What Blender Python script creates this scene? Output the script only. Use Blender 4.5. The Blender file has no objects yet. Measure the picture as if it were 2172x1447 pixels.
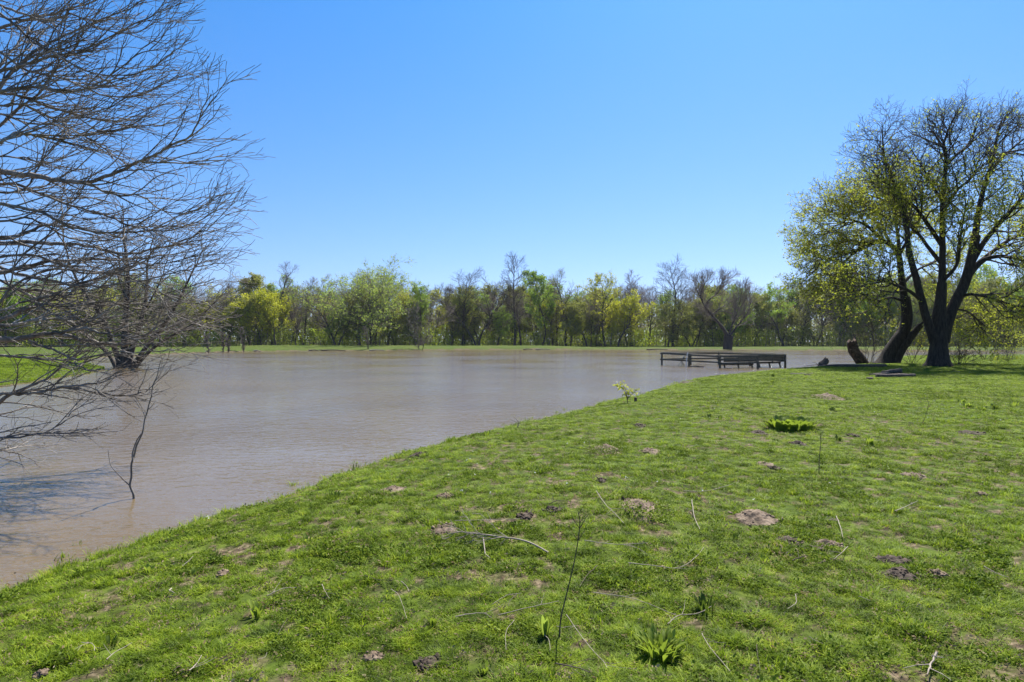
import bpy, math, random
import numpy as np
from math import radians as R
S = bpy.context.scene
COL = S.collection
# ---------------------------------------------------------------- camera, sky, sun, exposure
W0, H0, F, HZ, CAMZ = 2172, 1447, 1327.0, 723.5, 2.0
cd = bpy.data.cameras.new("camera"); cam = bpy.data.objects.new("camera", cd); COL.objects.link(cam)
cd.sensor_width = 36; cd.lens = 36*F/W0; cd.clip_start = 0.05; cd.clip_end = 9000
cam.location = (0, 0, CAMZ); cam.rotation_euler = (R(90), 0, 0)
S.camera = cam
HAZE = .00009
SUN_AZ, SUN_EL = R(24), R(54)
w = bpy.data.worlds.new("World"); S.world = w; w.use_nodes = True
wn = w.node_tree; bg = wn.nodes["Background"]
sky = wn.nodes.new("ShaderNodeTexSky"); sky.sky_type = 'NISHITA'; sky.sun_disc = False
sky.sun_elevation = SUN_EL; sky.sun_rotation = SUN_AZ
sky.air_density = 1.1; sky.dust_density = 0.4; sky.ozone_density = 2.6; sky.altitude = 0
hsv = wn.nodes.new("ShaderNodeHueSaturation"); hsv.inputs['Saturation'].default_value = 1.25
tint = wn.nodes.new("ShaderNodeMix"); tint.data_type = 'RGBA'; tint.blend_type = 'MULTIPLY'; tint.inputs[0].default_value = 1
# look up a little above the true direction (softens the yellow horizon band), colour graded by elevation
tcw = wn.nodes.new("ShaderNodeTexCoord"); sp_ = wn.nodes.new("ShaderNodeSeparateXYZ"); cb_ = wn.nodes.new("ShaderNodeCombineXYZ")
wn.links.new(tcw.outputs['Generated'], sp_.inputs[0]); mz = wn.nodes.new("ShaderNodeMath"); mz.operation = 'MULTIPLY_ADD'
wn.links.new(sp_.outputs[2], mz.inputs[0]); mz.inputs[1].default_value = .88; mz.inputs[2].default_value = .09
wn.links.new(sp_.outputs[0], cb_.inputs[0]); wn.links.new(sp_.outputs[1], cb_.inputs[1]); wn.links.new(mz.outputs[0], cb_.inputs[2]); wn.links.new(cb_.outputs[0], sky.inputs[0])
tr_ = wn.nodes.new("ShaderNodeValToRGB"); wn.links.new(sp_.outputs[2], tr_.inputs[0]); tr_.color_ramp.elements[0].color = (1.14, .94, 1.02, 1); tr_.color_ramp.elements[1].color = (.54, .94, 1.17, 1)
tr_.color_ramp.elements[1].position = .5; wn.links.new(tr_.outputs[0], tint.inputs[7])
wn.links.new(sky.outputs[0], hsv.inputs['Color']); wn.links.new(hsv.outputs[0], tint.inputs[6]); wn.links.new(tint.outputs[2], bg.inputs[0])
bg.inputs[1].default_value = 0.067
sd = bpy.data.lights.new("sun", 'SUN'); sd.energy = 5.0; sd.angle = R(0.55); sd.color = (1.0, .95, .86)
so = bpy.data.objects.new("sun", sd); COL.objects.link(so)
so.rotation_euler = (R(90)-SUN_EL, 0, math.pi-SUN_AZ); so.location = (20, 30, 60)
S.view_settings.view_transform = 'Standard'; S.view_settings.look = 'None'
S.view_settings.exposure = 1.22; S.view_settings.gamma = 1.0
S.render.engine = 'CYCLES'
try:
    S.cycles.max_bounces = 6; S.cycles.diffuse_bounces = 2; S.cycles.glossy_bounces = 2
    S.cycles.transmission_bounces = 3; S.cycles.transparent_max_bounces = 4
except Exception: pass

# ---------------------------------------------------------------- materials
def mat(name): 
    m = bpy.data.materials.new(name); m.use_nodes = True
    nt = m.node_tree; nt.nodes.clear()
    out = nt.nodes.new("ShaderNodeOutputMaterial")
    return m, nt, out
def N(nt, t, **k):
    n = nt.nodes.new(t)
    for a, v in k.items():
        if a.startswith('i_'): n.inputs[a[2:].replace('_', ' ')].default_value = v
        else: setattr(n, a, v)
    return n
K = .74
def ramp(nt, src, stops, interp='LINEAR'):
    stops = [(p, tuple(min(.85, c*K) for c in col[:3])) for p, col in stops]
    r = nt.nodes.new("ShaderNodeValToRGB"); e = r.color_ramp.elements
    r.color_ramp.interpolation = interp
    while len(e) < len(stops): e.new(0.5)
    for i, (p, c) in enumerate(stops):
        e[i].position = p; e[i].color = (c if len(c) == 4 else (*c, 1))
    nt.links.new(src, r.inputs[0]); return r
def leaf_mat(name, stops, trans=0.45, rough=0.55, wscale=0.6, spec=0.25, wmix=0.5):
    """leaf colour varies per leaf (island / instance) and in soft world-space patches"""
    m, nt, out = mat(name)
    g = N(nt, "ShaderNodeNewGeometry"); oi = N(nt, "ShaderNodeObjectInfo")
    nz = N(nt, "ShaderNodeTexNoise"); nz.inputs['Scale'].default_value = wscale; nz.inputs['Detail'].default_value = 2
    nt.links.new(g.outputs['Position'], nz.inputs['Vector'])
    a = N(nt, "ShaderNodeMath", operation='ADD'); nt.links.new(g.outputs['Random Per Island'], a.inputs[0]); nt.links.new(oi.outputs['Random'], a.inputs[1])
    f = N(nt, "ShaderNodeMath", operation='MULTIPLY'); nt.links.new(a.outputs[0], f.inputs[0]); f.inputs[1].default_value = 0.5*(1-wmix)
    st = N(nt, "ShaderNodeMapRange"); nt.links.new(nz.outputs[0], st.inputs[0]); st.inputs[1].default_value = .3; st.inputs[2].default_value = .7
    f2 = N(nt, "ShaderNodeMath", operation='MULTIPLY_ADD'); nt.links.new(st.outputs[0], f2.inputs[0]); f2.inputs[1].default_value = wmix; nt.links.new(f.outputs[0], f2.inputs[2])
    r = ramp(nt, f2.outputs[0], stops)
    p = N(nt, "ShaderNodeBsdfPrincipled"); p.inputs['Roughness'].default_value = rough; p.inputs['Specular IOR Level'].default_value = spec
    nt.links.new(r.outputs[0], p.inputs['Base Color'])
    t = N(nt, "ShaderNodeBsdfTranslucent"); nt.links.new(r.outputs[0], t.inputs[0])
    mx = N(nt, "ShaderNodeMixShader"); mx.inputs[0].default_value = trans
    nt.links.new(p.outputs[0], mx.inputs[1]); nt.links.new(t.outputs[0], mx.inputs[2]); nt.links.new(mx.outputs[0], out.inputs[0])
    return m
def rough_mat(name, stops, scale=6, detail=6, rough=0.9, bump=0.3, bscale=None, stretch=(1, 1, 1), dist=0.02, spec=0.2):
    m, nt, out = mat(name)
    tc = N(nt, "ShaderNodeTexCoord"); mp = N(nt, "ShaderNodeMapping"); mp.inputs['Scale'].default_value = stretch
    nt.links.new(tc.outputs['Object'], mp.inputs[0])
    nz = N(nt, "ShaderNodeTexNoise"); nz.inputs['Scale'].default_value = scale; nz.inputs['Detail'].default_value = detail; nz.inputs['Roughness'].default_value = .65
    nt.links.new(mp.outputs[0], nz.inputs[0])
    r = ramp(nt, nz.outputs[0], stops)
    p = N(nt, "ShaderNodeBsdfPrincipled"); p.inputs['Roughness'].default_value = rough; p.inputs['Specular IOR Level'].default_value = spec
    nt.links.new(r.outputs[0], p.inputs['Base Color'])
    nb = N(nt, "ShaderNodeTexNoise"); nb.inputs['Scale'].default_value = bscale or scale*2.5; nb.inputs['Detail'].default_value = 5
    nt.links.new(mp.outputs[0], nb.inputs[0])
    b = N(nt, "ShaderNodeBump"); b.inputs['Strength'].default_value = bump; b.inputs['Distance'].default_value = dist
    nt.links.new(nb.outputs[0], b.inputs['Height']); nt.links.new(b.outputs[0], p.inputs['Normal'])
    nt.links.new(p.outputs[0], out.inputs[0])
    return m
M = {}
M['bark_pale'] = rough_mat('pale grey bark', [(.3, (.085, .074, .066)), (.5, (.23, .205, .18)), (.7, (.47, .435, .40))], 3.5, bump=.5, stretch=(1, 1, 1))
M['bark_dark'] = rough_mat('dark furrowed bark', [(.3, (.018, .014, .011)), (.6, (.06, .048, .038)), (.8, (.11, .09, .07))], 5, bump=1.0, stretch=(2, 2, .35), dist=.06)
M['bark_far'] = rough_mat('grey brown bark', [(.3, (.045, .036, .03)), (.7, (.12, .1, .085))], 2, bump=.5, stretch=(2, 2, .4), dist=.05)
M['twig_far'] = rough_mat('grey twigs', [(.3, (.17, .14, .12)), (.7, (.32, .27, .235))], 1, bump=0)
M['twig_dark'] = rough_mat('dark twigs', [(.3, (.05, .042, .033)), (.7, (.13, .108, .088))], 2, bump=0)
M['twig_pink'] = rough_mat('budding reddish twigs', [(.3, (.20, .145, .13)), (.7, (.34, .26, .235))], 1, bump=0)
M['stick'] = rough_mat('dry bleached wood', [(.3, (.24, .195, .15)), (.7, (.52, .45, .37))], 30, bump=.3, dist=.003)
M['stick_dark'] = rough_mat('weathered brown wood', [(.3, (.06, .045, .035)), (.7, (.19, .15, .12))], 14, bump=.5, dist=.01)
K = 1.0
M['wood_pier'] = rough_mat('weathered dark timber', [(.3, (.05, .052, .042)), (.6, (.11, .11, .09)), (.8, (.2, .195, .165))], 5, bump=.5, stretch=(1, 1, 4), dist=.01)
M['wood_top'] = rough_mat('sunbleached timber', [(.3, (.10, .095, .08)), (.7, (.24, .22, .19))], 5, bump=.5, dist=.01)
M['metal_dark'] = rough_mat('dark metal tube', [(.3, (.02, .03, .028)), (.7, (.06, .075, .07))], 8, rough=.45, bump=.1, spec=.5)
M['white_paint'] = rough_mat('white painted plastic', [(.3, (.62, .62, .6)), (.7, (.82, .82, .8))], 8, rough=.5, bump=.1)
K = .78
M['dirt'] = rough_mat('dry crumbled soil', [(.3, (.06, .042, .03)), (.5, (.18, .13, .09)), (.72, (.34, .26, .19))], 16, 8, bump=1.0, bscale=45, dist=.012)
M['dirt_dark'] = rough_mat('dark moist soil', [(.3, (.03, .021, .016)), (.55, (.085, .062, .046)), (.75, (.20, .155, .115))], 22, 8, bump=1.0, bscale=45, dist=.012)
G1 = [(0, (.02, .035, .005)), (.25, (.082, .135, .009)), (.5, (.22, .33, .016)), (.75, (.41, .52, .032)), (.9, (.58, .58, .09)), (1, (.46, .34, .16))]
M['grass'] = leaf_mat('pasture grass', G1, trans=.45, wscale=7, spec=.12, wmix=.45)
M['clover'] = leaf_mat('broad leaf ground cover', [(0, (.05, .08, .010)), (.4, (.14, .21, .018)), (1, (.32, .40, .04))], trans=.35, wscale=7, spec=.08, wmix=.45)
M['straw'] = leaf_mat('dry straw', [(0, (.13, .085, .045)), (.5, (.34, .25, .14)), (1, (.62, .52, .36))], trans=.35, wscale=5, wmix=.3, spec=.03)
M['dock'] = leaf_mat('bright dock leaves', [(0, (.13, .19, .02)), (.5, (.27, .36, .035)), (1, (.46, .54, .09))], trans=.5, wscale=3, spec=.4)
M['weed_dark'] = leaf_mat('dark weed leaves', [(0, (.05, .08, .01)), (.6, (.12, .18, .02)), (1, (.24, .29, .05))], trans=.35, wscale=3)
M['flower'] = leaf_mat('white petals', [(0, (.85, .85, .82)), (1, (1, 1, .98))], trans=.3)
M['lf_bud'] = leaf_mat('young olive leaves', [(0, (.26, .30, .025)), (.5, (.42, .47, .04)), (1, (.58, .60, .09))], trans=.62, wscale=.5)
K = 1.0
M['lf_green'] = leaf_mat('fresh green leaves', [(0, (.12, .20, .022)), (.5, (.22, .34, .03)), (1, (.34, .46, .05))], trans=.55, wscale=.25)
M['lf_pale'] = leaf_mat('pale green leaves', [(0, (.17, .23, .035)), (.5, (.27, .35, .05)), (1, (.38, .45, .09))], trans=.55, wscale=.3)
M['lf_yellow'] = leaf_mat('yellow green leaves', [(0, (.24, .27, .015)), (.5, (.40, .42, .02)), (1, (.55, .54, .04))], trans=.55, wscale=.3)
M['lf_olive'] = leaf_mat('olive spring leaves', [(0, (.14, .16, .03)), (.5, (.24, .26, .045)), (1, (.36, .36, .08))], trans=.5, wscale=.25)
M['lf_brush'] = leaf_mat('undergrowth leaves', [(0, (.09, .10, .03)), (.3, (.17, .21, .03)), (.6, (.32, .42, .03)), (1, (.54, .58, .04))], trans=.55, wscale=.16, wmix=.65)
M['lf_back'] = leaf_mat('far wood foliage', [(0, (.14, .13, .085)), (.4, (.23, .22, .13)), (.7, (.30, .34, .11)), (1, (.40, .45, .10))], trans=.5, wscale=.1, wmix=.65)

# ground
K = .8
def ground_mat():
    m, nt, out = mat('pasture ground')
    g = N(nt, "ShaderNodeNewGeometry")
    def nz(s, d=4):
        n = N(nt, "ShaderNodeTexNoise"); n.inputs['Scale'].default_value = s; n.inputs['Detail'].default_value = d
        nt.links.new(g.outputs['Position'], n.inputs[0]); return n
    gr = ramp(nt, nz(6, 10).outputs[0], [(.3, (.035, .035, .010)), (.5, (.085, .115, .014)), (.7, (.18, .22, .03))])
    gr2 = ramp(nt, nz(.25, 3).outputs[0], [(.35, (.75, .95, .75)), (.65, (1.4, 1.25, 1.3))])
    mg = N(nt, "ShaderNodeMix", data_type='RGBA', blend_type='MULTIPLY'); mg.inputs[0].default_value = 1
    nt.links.new(gr.outputs[0], mg.inputs[6]); nt.links.new(gr2.outputs[0], mg.inputs[7])
    dr = ramp(nt, nz(22, 8).outputs[0], [(.3, (.03, .021, .013)), (.5, (.10, .072, .046)), (.70, (.30, .23, .15))])
    at = N(nt, "ShaderNodeAttribute"); at.attribute_name = 'bare'
    mx = N(nt, "ShaderNodeMix", data_type='RGBA'); nt.links.new(at.outputs['Fac'], mx.inputs[0])
    nt.links.new(mg.outputs[2], mx.inputs[6]); nt.links.new(dr.outputs[0], mx.inputs[7])
    p = N(nt, "ShaderNodeBsdfPrincipled"); p.inputs['Roughness'].default_value = .95; p.inputs['Specular IOR Level'].default_value = .1
    nt.links.new(mx.outputs[2], p.inputs['Base Color'])
    b = N(nt, "ShaderNodeBump"); b.inputs['Strength'].default_value = .8; b.inputs['Distance'].default_value = .05
    nt.links.new(nz(9, 8).outputs[0], b.inputs['Height']); nt.links.new(b.outputs[0], p.inputs['Normal'])
    nt.links.new(p.outputs[0], out.inputs[0]); return m
M['ground'] = ground_mat()
def water_mat():
    m, nt, out = mat('muddy rippled water')
    g = N(nt, "ShaderNodeNewGeometry")
    def nz(s, d, st, rot=0):
        mp = N(nt, "ShaderNodeMapping"); mp.inputs['Scale'].default_value = st; mp.inputs['Rotation'].default_value = (0, 0, R(rot))
        nt.links.new(g.outputs['Position'], mp.inputs[0])
        n = N(nt, "ShaderNodeTexNoise"); n.inputs['Scale'].default_value = s; n.inputs['Detail'].default_value = d; n.inputs['Distortion'].default_value = .4
        nt.links.new(mp.outputs[0], n.inputs[0]); return n.outputs[0]
    base = ramp(nt, nz(.12, 4, (1, 1, 1)), [(.3, (.145, .105, .058)), (.7, (.195, .146, .084))])
    p = N(nt, "ShaderNodeBsdfPrincipled"); p.inputs['IOR'].default_value = 1.33
    nt.links.new(base.outputs[0], p.inputs['Base Color'])
    # calm and wind-ruffled areas
    calm = N(nt, "ShaderNodeMapRange"); nt.links.new(nz(.09, 3, (1, 1, 1)), calm.inputs[0]); calm.inputs[1].default_value = .40; calm.inputs[2].default_value = .58
    calm.inputs[3].default_value = .3; calm.inputs[4].default_value = 1.0
    p.inputs['Roughness'].default_value = .13
    h1 = nz(4.6, 3, (.8, 1.35, 1), 12); h2 = nz(16, 2, (.75, 1.3, 1), -14); h3 = nz(1.3, 2, (.7, 1.4, 1), 5)
    a = N(nt, "ShaderNodeMath", operation='MULTIPLY_ADD'); nt.links.new(h2, a.inputs[0]); a.inputs[1].default_value = .22; nt.links.new(h1, a.inputs[2])
    a2 = N(nt, "ShaderNodeMath", operation='MULTIPLY_ADD'); nt.links.new(h3, a2.inputs[0]); a2.inputs[1].default_value = .7; nt.links.new(a.outputs[0], a2.inputs[2])
    b = N(nt, "ShaderNodeBump"); b.inputs['Distance'].default_value = .05; nt.links.new(calm.outputs[0], b.inputs['Strength'])
    nt.links.new(a2.outputs[0], b.inputs['Height']); nt.links.new(b.outputs[0], p.inputs['Normal'])
    nt.links.new(p.outputs[0], out.inputs[0]); return m
M['water'] = water_mat()

# ---------------------------------------------------------------- mesh helpers
def tag(o, label=None, cat=None, group=None, kind=None):
    if label: o['label'] = label
    if cat: o['category'] = cat
    if group: o['group'] = group
    if kind: o['kind'] = kind
    return o
def empty(name, loc, rz=0.0):
    o = bpy.data.objects.new(name, None); COL.objects.link(o); o.location = loc; o.rotation_euler = (0, 0, rz); o.empty_display_size = .2
    return o
def npmesh(name, verts, faces_by_n, smooth=False):
    """verts (N,3); faces_by_n: list of (F,k) int arrays"""
    me = bpy.data.meshes.new(name)
    verts = np.asarray(verts, np.float32)
    me.vertices.add(len(verts)); me.vertices.foreach_set('co', verts.ravel())
    fs = [np.asarray(f, np.int32) for f in faces_by_n if len(f)]
    if fs:
        tot = np.concatenate([np.full(len(f), f.shape[1], np.int32) for f in fs])
        lv = np.concatenate([f.ravel() for f in fs])
        me.loops.add(len(lv)); me.loops.foreach_set('vertex_index', lv)
        st = np.concatenate([[0], np.cumsum(tot)[:-1]]).astype(np.int32)
        me.polygons.add(len(tot)); me.polygons.foreach_set('loop_start', st)
        if smooth: me.polygons.foreach_set('use_smooth', np.ones(len(tot), bool))
    me.update(calc_edges=True); me.validate()
    return me
def put(name, me, m, parent=None):
    if m is not None and len(me.materials) == 0: me.materials.append(m)
    o = bpy.data.objects.new(name, me); COL.objects.link(o)
    if parent is not None: o.parent = parent
    return o
def tubes(lines, sides=4):
    """lines: list of (pts Nx3, radii N). -> verts, [quads, caps]"""
    V = []; Q = []; base = 0
    for ent in lines:
        p, r = ent[0], ent[1]; k = ent[2] if len(ent) > 2 else sides
        n = len(p)
        t = np.empty_like(p); t[1:-1] = p[2:]-p[:-2]; t[0] = p[1]-p[0]; t[-1] = p[-1]-p[-2]
        t /= np.linalg.norm(t, axis=1)[:, None]+1e-9
        ref = np.array([0, 0, 1.0]) if abs(t[0, 2]) < .8 else np.array([1.0, 0, 0])
        u = np.cross(t, ref); u /= np.linalg.norm(u, axis=1)[:, None]+1e-9
        v = np.cross(t, u)
        a = np.arange(k)*2*math.pi/k
        ring = p[:, None, :]+r[:, None, None]*(np.cos(a)[None, :, None]*u[:, None, :]+np.sin(a)[None, :, None]*v[:, None, :])
        V.append(ring.reshape(-1, 3))
        i = np.arange(n-1)[:, None]*k; j = np.arange(k)[None, :]; j2 = (j+1) % k
        q = np.stack([base+i+j, base+i+j2, base+i+k+j2, base+i+k+j], -1).reshape(-1, 4)
        Q.append(q)
        if k == 3: Q.append(np.array([[base+2, base+1, base, base], [base+(n-1)*k, base+(n-1)*k+1, base+(n-1)*k+2, base+(n-1)*k+2]])[:, :3].repeat([1, 1], 0)) if False else None
        base += n*k
    Q = [q for q in Q if q is not None]
    if not V: return np.zeros((0, 3)), [np.zeros((0, 4), int)]
    return np.concatenate(V), [np.concatenate(Q)]
def tube_mesh(name, lines, sides=4, smooth=True): 
    v, q = tubes(lines, sides); return npmesh(name, v, q, smooth)
def leaf_mesh(name, P, size, rng, asp=.55, flat=0.0, dirs=None):
    """diamond-shaped leaves, one folded quad each"""
    n = len(P); P = np.asarray(P, float)
    d = rng.normal(size=(n, 3)); d[:, 2] *= (1-flat*.7)
    if dirs is not None: d = d*.7+dirs
    d /= np.linalg.norm(d, axis=1)[:, None]+1e-9
    e = rng.normal(size=(n, 3)); e[:, 2] *= (1-flat)
    e -= d*(e*d).sum(1)[:, None]; e /= np.linalg.norm(e, axis=1)[:, None]+1e-9
    s = (size*rng.uniform(.6, 1.35, n))[:, None]
    a = P; b = P+d*s*.5+e*s*asp*.5; c = P+d*s; f = P+d*s*.5-e*s*asp*.5
    V = np.stack([a, b, c, f], 1).reshape(-1, 3); q = np.arange(4*n).reshape(n, 4)
    return npmesh(name, V, [q])
def box_vf(c0, c1, w, h, up=(0, 0, 1)):
    """beam from c0 to c1 with section w x h (bevel-less), returns verts, quads"""
    c0 = np.array(c0, float); c1 = np.array(c1, float); d = c1-c0; d /= np.linalg.norm(d)
    up = np.array(up, float); s = np.cross(d, up)
    if np.linalg.norm(s) < 1e-4: s = np.cross(d, (1, 0, 0))
    s /= np.linalg.norm(s); u = np.cross(s, d)
    V = []
    for c in (c0, c1):
        for a, b in ((-1, -1), (1, -1), (1, 1), (-1, 1)): V.append(c+s*a*w/2+u*b*h/2)
    return np.array(V), np.array([[0, 1, 2, 3], [7, 6, 5, 4], [0, 4, 5, 1], [1, 5, 6, 2], [2, 6, 7, 3], [3, 7, 4, 0]])
def beams(name, L, m, parent=None):
    V = []; Q = []; b = 0
    for a in L:
        v, q = box_vf(*a); V.append(v); Q.append(q+b); b += 8
    me = npmesh(name, np.concatenate(V), [np.concatenate(Q)])
    o = put(name, me, m, parent)
    bv = o.modifiers.new("bevel", 'BEVEL'); bv.width = .006; bv.segments = 2
    return o
def copy_tree(o, parent=None):
    c = o.copy(); COL.objects.link(c)
    if parent is not None: c.parent = parent
    for ch in o.children: copy_tree(ch, c)
    return c

# ---------------------------------------------------------------- value noise
def _h(ix, iy, s):
    n = (ix.astype(np.int64)*374761393+iy.astype(np.int64)*668265263+s*1442695041) & 0x7fffffff
    n = ((n ^ (n >> 13))*1274126177) & 0x7fffffff
    n = (n ^ (n >> 16)) & 0xffff
    return n/65535.0
def vn(x, y, s=0):
    ix = np.floor(x); iy = np.floor(y); fx = x-ix; fy = y-iy
    fx = fx*fx*(3-2*fx); fy = fy*fy*(3-2*fy)
    a = _h(ix, iy, s); b = _h(ix+1, iy, s); c = _h(ix, iy+1, s); d = _h(ix+1, iy+1, s)
    return (a*(1-fx)+b*fx)*(1-fy)+(c*(1-fx)+d*fx)*fy
def fbm(x, y, s=0, o=4):
    t = 0; a = .5; k = 0
    for i in range(o):
        t = t+a*vn(x, y, s+i*17); k += a; x = x*2.03+3.1; y = y*2.03+1.7; a *= .5
    return t/k
def smooth(t): t = np.clip(t, 0, 1); return t*t*(3-2*t)

# ---------------------------------------------------------------- terrain: shoreline of the flooded pond
def wp(px, py, H=2.0): Y = H*F/(py-HZ); return ((px-1086)/F*Y, Y)
near = [(0, 1262), (120, 1215), (240, 1172), (360, 1140), (480, 1098), (560, 1066), (690, 1022), (760, 998), (830, 972), (960, 935), (1090, 906), (1200, 880), (1320, 851), (1400, 828), (1470, 807)]
near2 = [(1520, 791), (1560, 785), (1640, 780), (1700, 776), (1800, 771), (1860, 765)]
far = [(2172, 744.6), (1900, 743.6), (1600, 743), (1400, 742.5), (1200, 742), (1086, 742), (950, 742.5), (800, 744), (650, 744.5), (520, 746), (430, 749), (330, 753), (230, 758), (180, 763), (168, 769), (200, 777), (222, 785), (205, 791), (130, 801), (60, 812), (0, 822)]
WP = [(-60, -40), (-30, -30), (-11, -9), (-6.6, 0.5), (-5.1, 3.0)]+[wp(*p) for p in near]+[wp(*p, 1.68) for p in near2]+[(45, 74), (70, 82), (110, 88), (200, 92), (500, 95), (500, 124), (200, 124)]+[wp(*p) for p in far]+[(-34, 22), (-48, 8), (-62, -12)]
WP = np.array(WP)
def shore(x, y):
    """signed distance to the water's edge, positive on land"""
    x = np.asarray(x, float); y = np.asarray(y, float)
    wob = (fbm(x*2.6, y*2.6, 6, 3)-.5)*.22+(fbm(x*.9, y*.9, 5, 3)-.5)*np.clip(.25+np.hypot(x, y)*.02, 0, 1.5)
    best = np.full(x.shape, 1e9); ins = np.zeros(x.shape, bool)
    n = len(WP)
    for i in range(n):
        ax, ay = WP[i]; bx, by = WP[(i+1) % n]
        dx, dy = bx-ax, by-ay
        t = np.clip(((x-ax)*dx+(y-ay)*dy)/(dx*dx+dy*dy), 0, 1)
        best = np.minimum(best, np.hypot(x-ax-t*dx, y-ay-t*dy))
        c = ((ay > y) != (by > y)) & (x < (bx-ax)*(y-ay)/((by-ay) if by != ay else 1e-9)+ax)
        ins ^= c
    return np.where(ins, -best, best)+wob
def height(x, y, d=None):
    x = np.asarray(x, float); y = np.asarray(y, float)
    if d is None: d = shore(x, y)
    up = .40*(1-np.exp(-np.clip(d, 0, None)/1.1))+.12*smooth(d/30)
    up = up+np.exp(-((y-152)/7)**2)*.45*smooth((x+75)/15)*smooth((25-x)/20)*smooth(d/4)
    lump = (fbm(x*.35, y*.35, 11, 3)-.5)*.14*smooth(d/4)+(fbm(x*2.2, y*2.2, 21, 3)-.5)*.05*smooth(d/1.0)+(fbm(x*9, y*9, 23, 2)-.5)*.022*smooth(d/.5)
    return np.where(d > 0, up+lump, np.clip(d*.35, -1.5, 0))
def hz(x, y): return float(height(np.array([x]), np.array([y]))[0])
def gp(px, py):
    """the ground point seen at a pixel"""
    k = (py-HZ)/F; Y = 1.6/k
    for _ in range(8): Y = (CAMZ-hz((px-1086)/F*Y, Y))/k
    return np.array([(px-1086)/F*Y, Y, CAMZ-k*Y])
def at(px, py, Y): return np.array([(px-1086)/F*Y, Y, CAMZ-(py-HZ)/F*Y])
# spots where the soil lies bare (x px, y px, half width px, half height px)
dirt_px = [(832, 1040, 26, 8, 'pale'), (943, 1054, 17, 4, 'pale'), (943, 1127, 27, 10, 'pale'), (1605, 1101, 48, 15, 'pale'), (1285, 957, 34, 10, 'weedy'), (1379, 958, 19, 6, 'pale'),
 (1362, 1080, 42, 22, 'weedy'), (1622, 987, 15, 5, 'pale'), (1643, 994, 12, 3.5, 'dark'), (1695, 943, 11, 5, 'dark'), (1275, 1021, 8, 4, 'dark'), (886, 966, 16, 5, 'dark'), (1610, 919, 14, 4, 'dark'),
 (2057, 919, 20, 4, 'dark'), (1677, 1152, 24, 9, 'dark'), (1757, 1156, 26, 8, 'pale'), (1730, 1168, 14, 5, 'dark'), (1915, 1222, 48, 11, 'dark'), (1895, 1192, 34, 6, 'dark'), (1985, 1220, 22, 7, 'pale'), (1113, 1097, 14, 7, 'dark'),
 (1758, 844, 24, 5, 'weedy'), (1940, 1011, 22, 5, 'pale'), (1172, 1082, 18, 5, 'dark'), (1450, 813, 14, 4, 'dark'), (1358, 902, 11, 3, 'dark'), (1810, 925, 9, 3, 'dark'), (2080, 1050, 9, 3, 'pale'), (790, 1397, 16, 9, 'pale'), (905, 1412, 26, 12, 'dark'), (470, 1221, 9, 5, 'pale'), (85, 1436, 10, 8, 'pale')]
EX = []
for (px, py, a, b, k) in dirt_px:
    c = gp(px, py); sx = a/F*c[1]; sy = b/(py-HZ)*c[1]
    EX.append((c, sx, sy, k))
def bare(x, y, d):
    n = fbm(x*1.1, y*1.1, 31, 4); n2 = fbm(x*4.5, y*4.5, 41, 3); r = np.hypot(x, y)
    n3 = fbm(x*11, y*11, 45, 2); b = smooth((n-.50)/.15)*.6*smooth((n3-.45)/.15)+smooth((n2-.62)/.1)*.6*smooth((n3-.35)/.2)+smooth((n3-.66)/.08)*.7
    b = b*smooth((26-r)/18)+smooth((.22+.75*smooth((r-70)/40)*fbm(x*.5, y*.5, 47, 3)-d)/.2)
    for c, sx, sy, k in EX:
        b = np.maximum(b, 1.15-((x-c[0])/sx)**2-((y-c[1])/sy)**2)
    return np.clip(b, 0, 1)
def polar():
    ang = np.concatenate([np.arange(-50, 50, .16), np.arange(50, 310, 2.0)])
    rad = [0.0]; r = .6
    while r < 1550:
        rad.append(r); r += max(.05, r*.011 if r < 260 else r*.06)
    rad = np.array(rad[1:])
    A = np.radians(ang); X = np.sin(A)[None, :]*rad[:, None]; Y = np.cos(A)[None, :]*rad[:, None]
    return X, Y, len(rad), len(ang)
X, Y, nr, na = polar()
D = shore(X, Y); Z = height(X, Y, D); B = bare(X, Y, D)
V = np.stack([X, Y, Z], -1).reshape(-1, 3)
i = np.arange(nr-1)[:, None]*na; j = np.arange(na)[None, :]; j2 = (j+1) % na
Q = np.stack([i+j, i+na+j, i+na+j2, i+j2], -1).reshape(-1, 4)
V = np.concatenate([V, [[0, 0, hz(0, 0)]]]); cI = len(V)-1
jj = np.arange(na); T = np.stack([jj, (jj+1) % na, np.full(na, cI)], -1)
me = npmesh('ground', V, [Q, T], True)
a_ = me.attributes.new('bare', 'FLOAT', 'POINT'); a_.data.foreach_set('value', np.concatenate([B.ravel(), [0]]).astype(np.float32))
tag(put('ground', me, M['ground']), 'green pasture bank around the pond', kind='structure')
v = np.array([[-700, -700, 0], [700, -700, 0], [700, 400, 0], [-700, 400, 0]], float)
tag(put('water', npmesh('water', v, [np.array([[0, 1, 2, 3]])]), M['water']), 'muddy brown rippled pond water', kind='structure')

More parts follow.
